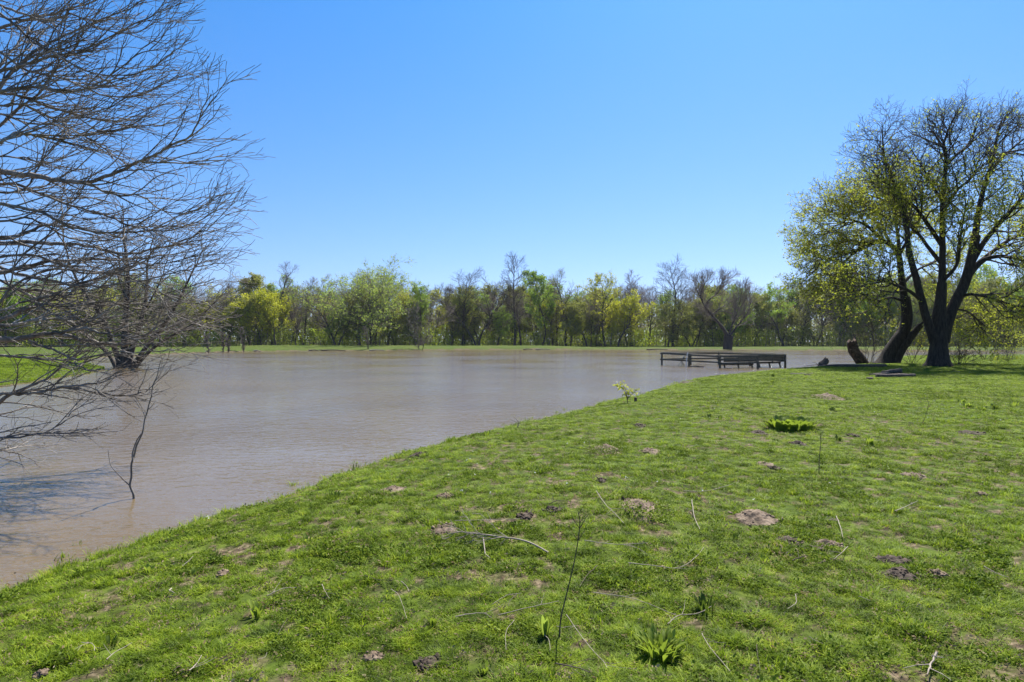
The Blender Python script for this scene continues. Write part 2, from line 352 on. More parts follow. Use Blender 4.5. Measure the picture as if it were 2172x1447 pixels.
# ---------------------------------------------------------------- grass (stuff): points instanced with small tufts
def blades(rng, n, hmin, hmax, wd, spread, lean=.5, seg=3):
    V = []; Q = []
    for k in range(n):
        a = rng.uniform(0, 6.28); r0 = spread*math.sqrt(rng.uniform()); p = np.array([math.cos(a)*r0, math.sin(a)*r0, -.005])
        d = rng.uniform(0, 6.28); h = rng.uniform(hmin, hmax); ln = lean*rng.uniform(.2, 1.4)*h
        s = np.array([-math.sin(d), math.cos(d), 0])*wd*.5; f = np.array([math.cos(d), math.sin(d), 0])
        b = len(V)
        for q in range(seg+1):
            t = q/seg; c = p+f*ln*t*t+np.array([0, 0, h*(t-.25*t*t*lean)]); ww = (1-t**1.5)+.02
            V += [c-s*ww, c+s*ww]
        for q in range(seg): Q.append([b+2*q, b+2*q+1, b+2*q+3, b+2*q+2])
    return np.array(V), np.array(Q)
def rosette(rng, n, r, z0, z1, ls):
    a = rng.uniform(0, 6.28, n); rr = r*np.sqrt(rng.uniform(0, 1, n))
    P = np.stack([np.cos(a)*rr, np.sin(a)*rr, rng.uniform(z0, z1, n)], 1); return P
rng = np.random.default_rng(3)
protos = []
def proto(name, me, m): me.materials.append(m); o = bpy.data.objects.new(name, me); protos.append(o)
for k in range(3):
    v, q = blades(rng, 20, .018, .06, .0055, .055, 1.3); proto('grass_tuft', npmesh('tuft', v, [q]), M['grass'])
v, q = blades(rng, 22, .03, .085, .005, .05, 1.0); proto('tall_tuft', npmesh('tuft', v, [q]), M['grass'])
for k in range(2):
    proto('clover_clump', leaf_mesh('clover', rosette(rng, 42, .055, .005, .03, .02), .017, rng, .75, .65), M['clover'])
v, q = blades(rng, 9, .004, .018, .0035, .06, 6.0, 2); proto('straw_bits', npmesh('straw', v, [q]), M['straw'])
proto('dead_leaf_bits', leaf_mesh('dead_leaf', rosette(rng, 6, .06, .008, .022, .02), .019, rng, .6, .85), M['straw'])
def scatter(n, r0, r1, amin, amax, power):
    # radial density ~ r^-power per area
    u = rng.uniform(0, 1, n); e = 2-power
    r = (r0**e+u*(r1**e-r0**e))**(1/e) if abs(e) > 1e-6 else r0*(r1/r0)**u
    a = np.radians(rng.uniform(amin, amax, n)); return np.sin(a)*r, np.cos(a)*r
xs, ys = scatter(820000, 1.6, 85, -54, 54, 1.55)
x3, y3 = scatter(130000, 1.0, 30, 54, 80, 1.5); x4, y4 = scatter(60000, 1.0, 12, -85, -54, 1.4); xs = np.concatenate([xs, x3, x4]); ys = np.concatenate([ys, y3, y4])
x2, y2 = scatter(12000, 60, 190, -46, 46, 1.0)
xs = np.concatenate([xs, x2]); ys = np.concatenate([ys, y2])
d = shore(xs, ys); b = bare(xs, ys, d); r = np.hypot(xs, ys)
clump = fbm(xs*3.1, ys*3.1, 61, 3); typ = fbm(xs*1.7, ys*1.7, 71, 3); u = rng.uniform(0, 1, len(xs))
gap = smooth((.50-fbm(xs*7, ys*7, 137, 2))/.12)*np.clip(16/np.hypot(xs, ys), .3, 1)
keep = ((d > -.55) & (d < 0) & (rng.uniform(0, 1, len(xs)) < .10*smooth((fbm(xs*1.2, ys*1.2, 99, 2)-.48)/.1)*np.clip((d+.55)/.4, 0, 1))) | (d > .03-.22*smooth((fbm(xs*2.3, ys*2.3, 97, 2)-.45)/.2)) & ((rng.uniform(0, 1, len(xs)) > np.maximum(b*.93, gap*.93)) | (u > .93))
xs, ys, d, b, r, clump, typ, u = [q[keep] for q in (xs, ys, d, b, r, clump, typ, u)]
zs = np.maximum(height(xs, ys, d), -.02)
n = len(xs); idx = np.zeros(n, int); v3 = rng.uniform(0, 1, n)
idx = np.where(v3 < .30, 0, np.where(v3 < .6, 1, 2))
cl = (typ+rng.normal(0, .12, n)) > .70
idx = np.where(cl, np.where(v3 < .5, 4, 5), idx)
idx = np.where((clump > .6) & (v3 > .86), 3, idx)
idx = np.where((d < .25) & (v3 > .35), 3, idx)
dry = rng.uniform(0, 1, n) < (.17+.45*b+.12*smooth((9-r)/5)+.30*smooth((fbm(xs*2.6, ys*2.6, 81, 3)-.48)/.15))*np.clip(14/r, .25, 1)
idx = np.where(dry, np.where(v3 < .6, 6, 7), idx)
scl = rng.uniform(.65, 1.3, n)*np.clip(.8+r*.016, .85, 1.9)*(.5+.68*clump)*(.45+1.15*fbm(xs*9, ys*9, 131, 2))
scl = np.where((d < .3) & (idx == 3), scl*1.5, scl)
grass = npmesh('grass', np.stack([xs, ys, zs], 1), [])
for nm, arr, ty in (('proto', idx.astype(np.int32), 'INT'), ('scl', scl.astype(np.float32), 'FLOAT'), ('rz', rng.uniform(0, 6.28, n).astype(np.float32), 'FLOAT')):
    a_ = grass.attributes.new(nm, ty, 'POINT'); a_.data.foreach_set('value', arr)
go = put('grass', grass, None); tag(go, 'short green grass and clover covering the bank', 'grass', kind='stuff')
def instancer(o, protos):
    ng = bpy.data.node_groups.new('scatter', 'GeometryNodeTree')
    ng.interface.new_socket('Geometry', in_out='INPUT', socket_type='NodeSocketGeometry'); ng.interface.new_socket('Geometry', in_out='OUTPUT', socket_type='NodeSocketGeometry')
    gi = ng.nodes.new('NodeGroupInput'); gout = ng.nodes.new('NodeGroupOutput'); L = ng.links
    def attr(nm, t):
        a = ng.nodes.new('GeometryNodeInputNamedAttribute'); a.data_type = t; a.inputs[0].default_value = nm; return a.outputs[0]
    jn = ng.nodes.new('GeometryNodeGeometryToInstance')
    for p in reversed(protos):
        oi = ng.nodes.new('GeometryNodeObjectInfo'); oi.inputs['Object'].default_value = p; oi.inputs['As Instance'].default_value = True
        L.new(oi.outputs['Geometry'], jn.inputs[0])
    ip = ng.nodes.new('GeometryNodeInstanceOnPoints'); L.new(gi.outputs[0], ip.inputs['Points'])
    # each prototype its own branch, selected by index, so that order never matters
    ng.nodes.remove(jn); ng.nodes.remove(ip)
    join = ng.nodes.new('GeometryNodeJoinGeometry')
    cb = ng.nodes.new('ShaderNodeCombineXYZ'); L.new(attr('rz', 'FLOAT'), cb.inputs[2])
    ap = attr('proto', 'INT'); asc = attr('scl', 'FLOAT')
    ois = [q for q in ng.nodes if q.bl_idname == 'GeometryNodeObjectInfo']; ois.reverse()
    for k, oi in enumerate(ois):
        ip = ng.nodes.new('GeometryNodeInstanceOnPoints'); L.new(gi.outputs[0], ip.inputs['Points'])
        c = ng.nodes.new('FunctionNodeCompare'); c.data_type = 'INT'; c.operation = 'EQUAL'
        L.new(ap, c.inputs[2]); c.inputs[3].default_value = k
        L.new(c.outputs[0], ip.inputs['Selection']); L.new(oi.outputs['Geometry'], ip.inputs['Instance'])
        L.new(cb.outputs[0], ip.inputs['Rotation']); L.new(asc, ip.inputs['Scale']); L.new(ip.outputs[0], join.inputs[0])
    L.new(join.outputs[0], gout.inputs[0])
    md = o.modifiers.new('scatter', 'NODES'); md.node_group = ng
instancer(go, protos)
# (tiny white flowers dotted through the pasture)
fx, fy = scatter(420, 6, 45, -45, 48, 1.2); fd = shore(fx, fy); k = (fd > .2); fx, fy, fd = fx[k], fy[k], fd[k]
k = fbm(fx*.5, fy*.5, 91, 2) > .5; fx, fy, fd = fx[k], fy[k], fd[k]
fz = height(fx, fy, fd)+.05; C = np.stack([fx, fy, fz], 1)
C = np.repeat(C, 5, 0)+rng.normal(0, .003, (len(C)*5, 3))
tag(put('wildflowers', leaf_mesh('wildflowers', C, .014, rng, .7, .3), M['flower']), 'tiny white flowers dotted through the pasture grass', 'wildflowers', kind='stuff')

rngd = np.random.default_rng(123); dx, dy = scatter(60000, 4, 60, -50, 40, 1.2); dd = shore(dx, dy)
k = (dd > -.32) & (dd < .10) & (fbm(dx*.8, dy*.8, 111, 3) > .47); dx, dy, dd = dx[k], dy[k], dd[k]
C = np.stack([dx, dy, np.maximum(height(dx, dy, dd), 0)+.008], 1); print('flotsam', len(C)); C = np.repeat(C, 3, 0)+rngd.normal(0, .02, (len(C)*3, 3))*[1, 1, .1]
tag(put('flotsam', leaf_mesh('flotsam', C, .035, rngd, .3, .97), M['straw']), 'brown scum of straw and leaf bits along the waterline', 'flotsam', kind='stuff')
# ---------------------------------------------------------------- branch growth
def nrm(v): return v/(np.linalg.norm(v)+1e-9)
def grow(rng, p, d, L, r, lvl, P, out, tips):
    n = max(3, int(math.ceil(L/P['seg'][lvl]))); st = L/n
    pts = [p.copy()]; c = p.copy(); d = nrm(d); ds = [d]
    up = np.array(P.get('trop', (0, 0, 1.0)))
    for k in range(n):
        d = nrm(d+rng.normal(0, P['wob'][lvl], 3)+up*P['up'][lvl]/n)
        c = c+d*st; pts.append(c); ds.append(d)
    pts = np.array(pts); tt = np.linspace(0, 1, n+1)
    rad = np.maximum(r*(1-tt*(1-P['tip'][lvl])), P['rmin'])
    out.append((lvl, pts, rad))
    spawn(rng, pts, rad, L, lvl, P, out, tips)
def spawn(rng, pts, rad, L, lvl, P, out, tips, t0=None, nn=None, bias=None):
    if lvl >= P['max']:
        tips.append(pts); return
    m = nn if nn is not None else P['n'][lvl]; m = max(1, int(round(m*rng.uniform(.8, 1.2))))
    a0 = P['t0'][lvl] if t0 is None else t0
    n = len(pts)-1; az = rng.uniform(0, 6.28)
    for k in range(m):
        t = a0+(1-a0)*(k+rng.uniform(.1, .9))/m; f = t*n; q = min(int(f), n-1); fr = f-q
        c = pts[q]*(1-fr)+pts[q+1]*fr; d = nrm(pts[q+1]-pts[q]); rr = rad[q]*(1-fr)+rad[q+1]*fr
        az += 2.4+rng.normal(0, .4); ang = P['ang'][lvl]*rng.uniform(.75, 1.3)
        ref = np.array([0, 0, 1.0]) if abs(d[2]) < .9 else np.array([1.0, 0, 0])
        u = nrm(np.cross(d, ref)); v = np.cross(d, u)
        sd = u*math.cos(az)+v*math.sin(az)
        if bias is not None: sd = nrm(sd+bias)
        nd = d*math.cos(ang)+sd*math.sin(ang)
        prof = P['prof'](t) if (lvl == 0 and 'prof' in P) else (1-.55*(t-a0)/(1-a0+1e-6))
        nl = (P['len'][lvl])*prof*rng.uniform(.7, 1.25)
        if nl < .05: continue
        grow(rng, c, nd, nl, min(rr*.8, P['rk'][lvl]*(.4+.6*prof)), lvl+1, P, out, tips)
def make_tree(name, loc, lines, tips, leaf, lmat, bark, twig, rng, parent=None, trunk_lvl=1, sides=(10, 6, 4, 3, 3), lsize=.25, per=2, rz=0, zmax=None):
    """thing: Empty > trunk (with limbs), crown (> leaves)"""
    root = parent if parent is not None else empty(name, loc, rz)
    a = [(p, r, sides[l]) for l, p, r in lines if l <= trunk_lvl]; b_ = [(p, r, sides[l]) for l, p, r in lines if l > trunk_lvl]
    put('trunk', tube_mesh('trunk', a), bark, root)
    cr = put('crown', tube_mesh('crown', b_), twig, root)
    if leaf and lmat is not None:
        P = []
        for t in tips:
            k = len(t)
            for q in range(per):
                f = rng.uniform(.15, 1)*(k-1); i0 = min(int(f), k-2); c = t[i0]+(t[i0+1]-t[i0])*(f-i0)
                if zmax is None or rng.uniform() < zmax(c): P.append(c)
        P = np.array(P); P = np.repeat(P, leaf, 0); P = P+rng.normal(0, lsize*.7, P.shape)
        put('leaves', leaf_mesh('leaves', P, lsize, rng, .7), lmat, cr)
    return root

# ---------------------------------------------------------------- far woodland
def prof_fan(t): return .35+.9*math.sin(math.pi*min(1, max(0, (t-.25)/.85))**.8) if t < 1 else .3
KIND = {}
def far_params(H, sp, kind):
    sp = sp*dict(fan=1.3, slim=1.3, spread=1.25, gnarl=1.05, shrub=1.2)[kind]
    P = dict(seg=(1.2, .9, .7, .6), wob=(.03, .10, .14, .16), up=(.1, .38, .15, .1), tip=(.12, .15, .3, .5), rmin=.016, max=3,
             n=(17, 9, 7), t0=(.3, .18, .15), ang=(.75, .62, .6), len=(sp, sp*.46, sp*.24), rk=(.11, .05, .026))
    P['prof'] = lambda t: (.55+.75*math.sin(math.pi*min(1, (t-.2)/.85)))*(1.0 if t < .85 else .65)
    if kind == 'fan': P.update(t0=(.36, .15, .12), ang=(.72, .55, .55), up=(.05, .28, .12, .1), n=(18, 9, 7)); P['prof'] = lambda t: 1.15-.6*t
    if kind == 'slim': P.update(ang=(.6, .55, .55), n=(15, 7, 6), t0=(.33, .15, .15)); P['prof'] = lambda t: 1.0-.5*t
    if kind == 'spread': P.update(t0=(.28, .15, .12), ang=(.85, .65, .6), wob=(.10, .13, .16, .18), up=(.1, .5, .25, .2))
    if kind == 'gnarl': P.update(t0=(.18, .15, .12), ang=(.95, .8, .7), wob=(.16, .22, .22, .2), up=(.1, .4, .1, .1), n=(14, 9, 7))
    if kind == 'shrub': P.update(t0=(.05, .1, .1), ang=(.6, .6, .6), n=(14, 8, 5), wob=(.1, .15, .16, .18))
    return P
def far_tree(name, loc, H, sp, kind, lf, seed, leaf=3, lsize=.3, twig='twig_far', bark='bark_far', lean=(0, 0), tr=None, forks=1, per=2, rz=0, dense=0):
    rng = np.random.default_rng(seed); P = far_params(H, sp, kind); lines = []; tips = []
    if dense: P.update(n=(19, 9, 6), rmin=.019)
    for k in range(forks):
        d = np.array([lean[0], lean[1], 1.0]); p0 = np.zeros(3)-np.array([0, 0, .3])
        if forks > 1:
            a = k*6.28/forks+rng.uniform(0, 1); d += np.array([math.cos(a), math.sin(a)*.7, 0])*.28; p0 = p0+np.array([math.cos(a), math.sin(a), 0])*.25
        grow(rng, p0, d, H*(1 if k == 0 else rng.uniform(.75, .95)), (tr or H*.014+.06)/(1 if forks == 1 else 1.3), 0, P, lines, tips)
    f_ = H/max(q[:, 2].max() for l, q, r in lines)
    for l, q, r in lines: q[:, 2] *= f_   # tips share these arrays
    return make_tree(name, loc, lines, tips, leaf if lf else 0, M[lf] if lf else None, M[bark], M[twig], rng, lsize=lsize, per=per, sides=(8, 5, 3, 3, 3), rz=rz)
def tline(px):   # woodland edge: distance of the treeline at this photo column
    return float(np.interp(px, [-300, 0, 250, 450, 600, 1100, 1500, 1700, 2172, 2500], [150, 150, 158, 165, 170, 172, 168, 176, 166, 166]))
def hero(name, label, px, top, hw, kind, lf, seed, dy=0, base=736, grp=None, cat='tree', **k):
    Yd = tline(px)+dy; X_ = (px-1086)/F*Yd; z = hz(X_, Yd); H = CAMZ-(top-HZ)/F*Yd-z; sp = hw/F*Yd
    if lf is None: k.setdefault('twig', 'bark_far'); k['dense'] = 1
    t = far_tree(name, (X_, Yd, z-.05), H, sp*.95, kind, lf, seed, **k); tag(t, label, cat, grp or 'trees along the far bank'); return t
hero('bare_tree', 'tall leafless tree with narrow oval crown standing highest near the middle of the far bank', 1092, 531, 46, 'fan', None, 101, tr=.42)
hero('bare_tree', 'tall leafless tree with straight dark trunk and round fan crown, behind the pier', 1427, 532, 58, 'fan', None, 102, tr=.42)
hero('bare_tree', 'leafless tree with wide fanned crown just left of the double trunked one', 982, 565, 52, 'fan', None, 103, tr=.38)
hero('bare_tree', 'leafless double trunked tree left of the tallest bare tree in the middle', 1012, 570, 46, 'spread', None, 104, forks=2, dy=-2)
hero('bare_tree', 'leafless tree with one low limb reaching right, right of the bright green column tree', 1200, 562, 44, 'spread', 'lf_pale', 105, leaf=1, per=1, lsize=.2, tr=.35)
hero('bare_tree', 'leafless tree with reddish buds between the yellow green trees and the fan crowned tree', 1338, 571, 34, 'fan', None, 106, twig='twig_pink', dy=6)
hero('bare_tree', 'pale leafless tree rising behind the yellow tree on the far left bank', 590, 553, 36, 'slim', None, 107, dy=12, twig='twig_pink')
hero('bare_tree', 'leafless grey tree next to the big pale green dome', 645, 585, 30, 'slim', None, 108, dy=8, twig='twig_pink')
hero('leafy_tree', 'largest pale green tree, its airy dome above its neighbours on the far bank', 788, 531, 92, 'spread', 'lf_pale', 110, leaf=4, lsize=.33, dy=3, tr=.42, forks=3, dense=1)
hero('leafy_tree', 'wide spreading tree with two dark trunks and thin green leaves left of the pale dome', 715, 566, 58, 'spread', 'lf_olive', 111, forks=2, leaf=1, lsize=.28, per=2)
hero('leafy_tree', 'bright yellow tree with dark forked trunk left on the far bank', 585, 615, 42, 'spread', 'lf_yellow', 112, leaf=4, lsize=.3, twig='twig_dark', dy=-3)
hero('leafy_tree', 'yellow green tree standing right of the pale dome', 822, 604, 42, 'spread', 'lf_yellow', 113, leaf=2, lsize=.3, dy=2)
hero('leafy_tree', 'bright green upright tree behind the small bare sapling at the water', 893, 597, 34, 'slim', 'lf_green', 114, leaf=5, lsize=.3, dy=3)
hero('leafy_tree', 'narrow bright green tree right of the tallest bare tree', 1151, 574, 30, 'spread', 'lf_green', 115, leaf=4, lsize=.32, tr=.25)
hero('leafy_tree', 'rounded yellow green tree with thin bare top near the centre right of the far bank', 1284, 574, 40, 'spread', 'lf_yellow', 116, leaf=2, lsize=.3)
hero('leafy_tree', 'low broad yellow green tree with dark leaning trunk right of the bare topped tree', 1312, 612, 52, 'gnarl', 'lf_yellow', 117, leaf=4, lsize=.3, dy=-4)
hero('leafy_tree', 'low olive bushy tree left of the yellow green pair', 1245, 628, 40, 'spread', 'lf_olive', 118, leaf=4, lsize=.3, dy=-1)
hero('leafy_tree', 'dark gnarled tree with sparse green leaves right of the fan crowned tree', 1466, 622, 46, 'gnarl', 'lf_olive', 119, leaf=2, lsize=.28, twig='twig_dark', forks=2, dy=-3)
hero('leafy_tree', 'fresh green tree with forked dark trunk right of the pier on the far bank', 1662, 597, 52, 'spread', 'lf_green', 120, leaf=4, lsize=.32, twig='twig_dark', tr=.4)
hero('bare_tree', 'dark thinly leaved tree leaning right beside the fresh green tree', 1697, 612, 36, 'slim', 'lf_olive', 121, leaf=1, lsize=.25, lean=(.22, 0), dy=2, bark='bark_dark')
hero('leafy_tree', 'dark green round topped tree behind the bright yellow tree', 553, 580, 34, 'spread', 'lf_olive', 122, leaf=5, lsize=.33, dy=14)
hero('leafy_tree', 'bright green tree at the left edge of the far woodland', 14, 590, 40, 'spread', 'lf_green', 123, leaf=5, lsize=.33)
hero('leafy_tree', 'green tree seen through the bare branches beyond the flooded tree', 325, 575, 50, 'spread', 'lf_olive', 124, leaf=4, lsize=.33)
hero('leafy_tree', 'green tree behind the leaning willow on the far right bank', 1555, 612, 40, 'spread', 'lf_green', 125, leaf=3, lsize=.3, dy=10)

# repeats: background trees, one of each kind then copies
rng = np.random.default_rng(77)
bk = [('bare_tree', 'leafless grey brown tree in the depth of the far woodland', 'leafless trees of the far woodland', [('slim', None, {}), ('fan', None, {}), ('spread', None, dict(twig='twig_pink'))]),
      ('leafy_tree', 'fresh green tree in the depth of the far woodland', 'green trees of the far woodland', [('spread', 'lf_green', dict(leaf=4)), ('slim', 'lf_green', dict(leaf=4)), ('spread', 'lf_pale', dict(leaf=2))]),
      ('yellow_tree', 'yellow green tree in the depth of the far woodland', 'yellow green trees of the far woodland', [('spread', 'lf_yellow', dict(leaf=3)), ('gnarl', 'lf_yellow', dict(leaf=3))]),
      ('olive_tree', 'olive brown tree coming into leaf in the depth of the far woodland', 'olive trees of the far woodland', [('spread', 'lf_olive', dict(leaf=3)), ('gnarl', 'lf_olive', dict(leaf=4, twig='twig_dark'))])]
bproto = []
for ki, (nm, lab, grp, vs) in enumerate(bk):
    for vi, (kd, lf, kw) in enumerate(vs):
        H = 17; bproto.append([ki, nm, lab, grp, kd, lf, kw, None])
spots = []
for row, (dy, sp, hmin, hmax) in enumerate([(1, 7.4, 9, 15), (6, 6.2, 13, 18), (13, 6.0, 15.5, 19.5), (21, 6.2, 17, 20.5)]):
    x = -195+rng.uniform(0, 5)
    while x < 205:
        Yd = 170; px = 1086+x/170*F
        spots.append((x, tline(px)+dy+rng.uniform(-2.5, 2.5), rng.uniform(hmin, hmax)*(1.0 if -120 < x < 60 else .95 if x < 60 else 1.0+.16*min(1, (x-60)/35)), rng.choice(4, p=[.46, .21, .13, .20]))); x += sp*rng.uniform(.6, 1.4)
for k_, (x, y, H, ki) in enumerate(spots):
    c = [b_ for b_ in bproto if b_[0] == ki]; pr = c[rng.integers(len(c))]
    loc = (x, y, hz(x, y)-.1); rz = rng.uniform(0, 6.28)
    if pr[7] is None:
        o = far_tree(pr[1], loc, 16, 5.0, pr[4], pr[5], 300+k_, rz=rz, **pr[6]); tag(o, pr[2], 'tree', pr[3]); pr[7] = o
    else: o = copy_tree(pr[7]); o.location = loc; o.rotation_euler = (0, 0, rz)
    s = H/16*rng.uniform(.95, 1.05); o.scale = (s*rng.uniform(.9, 1.15),)*2+(s,)
print('background trees', len(spots))
# undergrowth and the wood behind as masses
def mass(name, label, n, x0, x1, dy0, dy1, h, ls, m, seed, stems, hfall=1.0):
    rng = np.random.default_rng(seed)
    x = rng.uniform(x0, x1, n); px = 1086+x/170*F; y = np.interp(px, [-300, 0, 250, 450, 600, 1100, 1500, 1700, 2172, 2500], [150, 150, 158, 165, 170, 172, 168, 176, 166, 166])+rng.uniform(dy0, dy1, n)
    top = h*(.35+.9*fbm(x*.22, y*.22, seed, 3)); z = top*rng.uniform(0, 1, n)**hfall
    k = fbm(x*.5+z*.3, y*.5+z*.8, seed+5, 3) > .42; x, y, z = x[k], y[k], z[k]
    gz = height(x, y); P = np.stack([x, y, gz+z], 1)
    o = put(name, leaf_mesh(name, P, ls, rng, .7), M[m]); tag(o, label, 'undergrowth', kind='stuff')
    L = []
    for k in range(stems):
        xx = rng.uniform(x0, x1); yy = tline(1086+xx/170*F)+rng.uniform(dy0, dy1); H = h*rng.uniform(.5, 1.6); a = rng.normal(0, .12, 2); z0 = .4
        p = np.array([[xx, yy, z0], [xx+a[0]*H*.5+rng.normal(0, .1), yy+a[1]*H*.5, z0+H*.5], [xx+a[0]*H, yy+a[1]*H, z0+H]]); r0 = rng.uniform(.03, .1)
        L.append((p, np.array([r0, r0*.7, .02]), 4))
    return o, L
o, L1 = mass('undergrowth', 'green and yellow brush at the foot of the far woodland', 230000, -200, 210, -1.0, 15, 6.0, .34, 'lf_brush', 501, 1000, 1.0)
tag(put('thicket', tube_mesh('thicket', L1), M['twig_far']), 'thin bare stems crowding the foot of the far woodland', 'thicket', kind='stuff')
o, L2 = mass('distant_wood', 'deep woodland filling in behind the far trees', 170000, -240, 250, 24, 60, 14.0, .85, 'lf_back', 601, 1200, .8)
o['category'] = 'woodland'
tag(put('distant_trunks', tube_mesh('distant_trunks', L2), M['bark_far']), 'dim trunks deep inside the far woodland', 'woodland', kind='stuff')

# ---------------------------------------------------------------- trees in and beside the pond
def limb(px_pts, Ys, r0, r1, n=None):
    """a limb through photo columns/rows at true distances Ys, smoothed (Catmull-Rom)"""
    k = len(px_pts); Ys = np.interp(np.linspace(0, 1, k), np.linspace(0, 1, len(Ys)), Ys)
    P = np.array([at(a, b, y) for (a, b), y in zip(px_pts, Ys)])
    return spline(P, r0, r1, n or 4)
def spline(P, r0, r1, sub=4):
    Q = np.vstack([2*P[0]-P[1], P, 2*P[-1]-P[-2]]); out = []
    for i in range(1, len(Q)-2):
        for t in np.linspace(0, 1, sub, endpoint=False):
            a, b, c, d = Q[i-1], Q[i], Q[i+1], Q[i+2]
            out.append(.5*((2*b)+(-a+c)*t+(2*a-5*b+4*c-d)*t*t+(-a+3*b-3*c+d)*t**3))
    out.append(P[-1]); out = np.array(out)
    if np.isscalar(r0): rad = r0+(r1-r0)*np.linspace(0, 1, len(out))**.8
    return out, rad
def length(p): return float(np.linalg.norm(np.diff(p, axis=0), axis=1).sum())

# big spreading tree on the bank, right
rng = np.random.default_rng(9)
g = gp(1990, 777); YM = float(g[1])
PB = dict(seg=(.5, .35, .22, .14), wob=(.1, .17, .22, .22), up=(.2, .25, .2, .15), tip=(.2, .25, .3, .5), rmin=.007, max=3, n=(9, 7, 5, 4), t0=(.15, .14, .12, .1), ang=(.75, .72, .7, .6), len=(3.0, 1.7, .9, .5), rk=(.06, .026, .012, .008))
def flare(p, r, h=.9, k=.55):
    z = p[:, 2]-p[0, 2]; return r*(1+k*np.exp(-np.clip(z, 0, None)/h*2.2))
def squash(L, fx=lambda x: x, fy=lambda y: y): return [([(fx(a), fy(b)) for a, b in p], Ys, r0, r1) for p, Ys, r0, r1 in L]
def guided_tree(name, loc, trunks, limbs, P, rng, bark, twig, lf, lsize, leaf, per, dens=3.2, zmax=None, bias=None, lvl_len=None):
    lines = []; tips = []
    for px, Ys, a, b_ in trunks:
        p, r = limb(px, Ys, a, b_); r = flare(p, r) if px[0][1] > 760 else r
        lines.append((0, p, r))
    for px, Ys, a, b_ in limbs:
        p, r = limb(px, Ys, a, b_); p = p+np.cumsum(rng.normal(0, .012*P['len'][0], p.shape), 0)*np.linspace(0, 1, len(p))[:, None]
        lines.append((1, p, r)); L = length(p)
        spawn(rng, p, r, L, 0, P, lines, tips, t0=.22, nn=int(L*dens), bias=bias)
    loc = np.array(loc); lines = [((1 if (l >= 1 and i >= len(trunks)+len(limbs)*1e9) else l), q-loc, r) for i, (l, q, r) in enumerate(lines)]
    gl = set(id(x) for x in ())
    tips = [t-loc for t in tips]
    root = empty(name, loc)
    ng_ = len(trunks)
    A = [(q, r, 12) for l, q, r in lines if l == 0]; 
    big = [(q, r, 7) for l, q, r in lines if l >= 1 and r[0] > P['rk'][0]*1.05]
    small = [(q, r, 4 if r[0] > P['rk'][2] else 3) for l, q, r in lines if l >= 1 and r[0] <= P['rk'][0]*1.05]
    put('trunk', tube_mesh('trunk', A+big), bark, root); cr = put('crown', tube_mesh('crown', small), twig, root)
    if lf:
        C = []
        for t in tips:
            for q in range(per):
                f = rng.uniform(.1, 1)*(len(t)-1); i0 = min(int(f), len(t)-2); c = t[i0]+(t[i0+1]-t[i0])*(f-i0)
                if zmax is None or rng.uniform() < zmax(c): C.append(c)
        C = np.repeat(np.array(C), leaf, 0); C = C+rng.normal(0, lsize*.6, C.shape); print(name, 'twigs', len(small), 'leaves', len(C))
        put('leaves', leaf_mesh('leaves', C, lsize, rng, .6), lf, cr)
    return root
Y = YM
trunksM = [([(1990, 779), (1991, 740), (1992, 700), (1992, 668), (1995, 640), (1998, 600)], [Y], .58, .27),
           ([(1984, 735), (1972, 695), (1962, 665), (1956, 640), (1945, 600)], [Y, Y-.3], .27, .20),
           ([(2000, 725), (2008, 690), (2022, 650), (2044, 606), (2058, 560), (2070, 500)], [Y, Y+.5], .36, .26)]
limbsM = [([(1996, 620), (1999, 580), (2000, 520), (2000, 440), (2005, 370), (2008, 310), (2003, 280), (2018, 240), (2036, 208)], [Y, Y], .25, .03),
          ([(2008, 320), (2000, 285), (1985, 262), (1965, 240)], [Y, Y-.8], .10, .02), ([(2010, 330), (2035, 300), (2060, 270), (2088, 205)], [Y, Y+1], .11, .02),
          ([(2068, 505), (2078, 440), (2090, 380), (2108, 320), (2118, 260), (2126, 222)], [Y+.5, Y+1.5], .22, .03),
          ([(2060, 560), (2090, 510), (2130, 460), (2172, 410), (2215, 370), (2250, 330)], [Y+.5, Y-1], .2, .04),
          ([(2050, 590), (2090, 550), (2140, 545), (2190, 560), (2250, 570)], [Y+.4, Y-1.5], .19, .04),
          ([(2055, 575), (2110, 530), (2160, 500), (2230, 490), (2290, 500)], [Y+.4, Y+2.5], .16, .03),
          ([(2100, 350), (2140, 300), (2180, 260), (2215, 225)], [Y+1.3, Y+2], .11, .02),
          ([(2034, 630), (2060, 625), (2100, 632), (2150, 650), (2210, 660)], [Y+.3, Y-2.5], .12, .02),
          ([(1947, 602), (1930, 540), (1924, 480), (1912, 420), (1890, 360), (1880, 300), (1876, 245)], [Y-.3, Y-1.5], .22, .02),
          ([(1998, 520), (1970, 480), (1940, 440), (1905, 400), (1870, 370), (1838, 330)], [Y, Y-2.2], .15, .02),
          ([(1998, 560), (1965, 520), (1930, 470), (1893, 430), (1850, 400), (1825, 385)], [Y, Y+2], .14, .02),
          ([(2000, 450), (2030, 400), (2060, 370), (2080, 330), (2100, 290)], [Y, Y-2], .12, .02),
          ([(1996, 600), (2030, 560), (2040, 500), (2050, 440), (2045, 380)], [Y, Y-2.5], .13, .02),
          ([(1958, 640), (1930, 620), (1900, 610), (1860, 600), (1820, 610), (1790, 640)], [Y-.3, Y-3], .13, .02),
          ([(2001, 430), (1975, 380), (1950, 320), (1930, 270)], [Y, Y+1.8], .12, .02),
          ([(2020, 655), (2050, 660), (2075, 680), (2110, 700), (2150, 700)], [Y+.3, Y+3], .08, .015)]
limbsM = squash(limbsM, fy=lambda y: y+max(0, 430-y)*.17)
def zfade(c): z = c[2]; return ((.25 if c[0] < 0 else .6)+.1*max(0, z-2) if z < 7 else .9) if z < 10 else max(.05, .95-(z-10)/3.4)
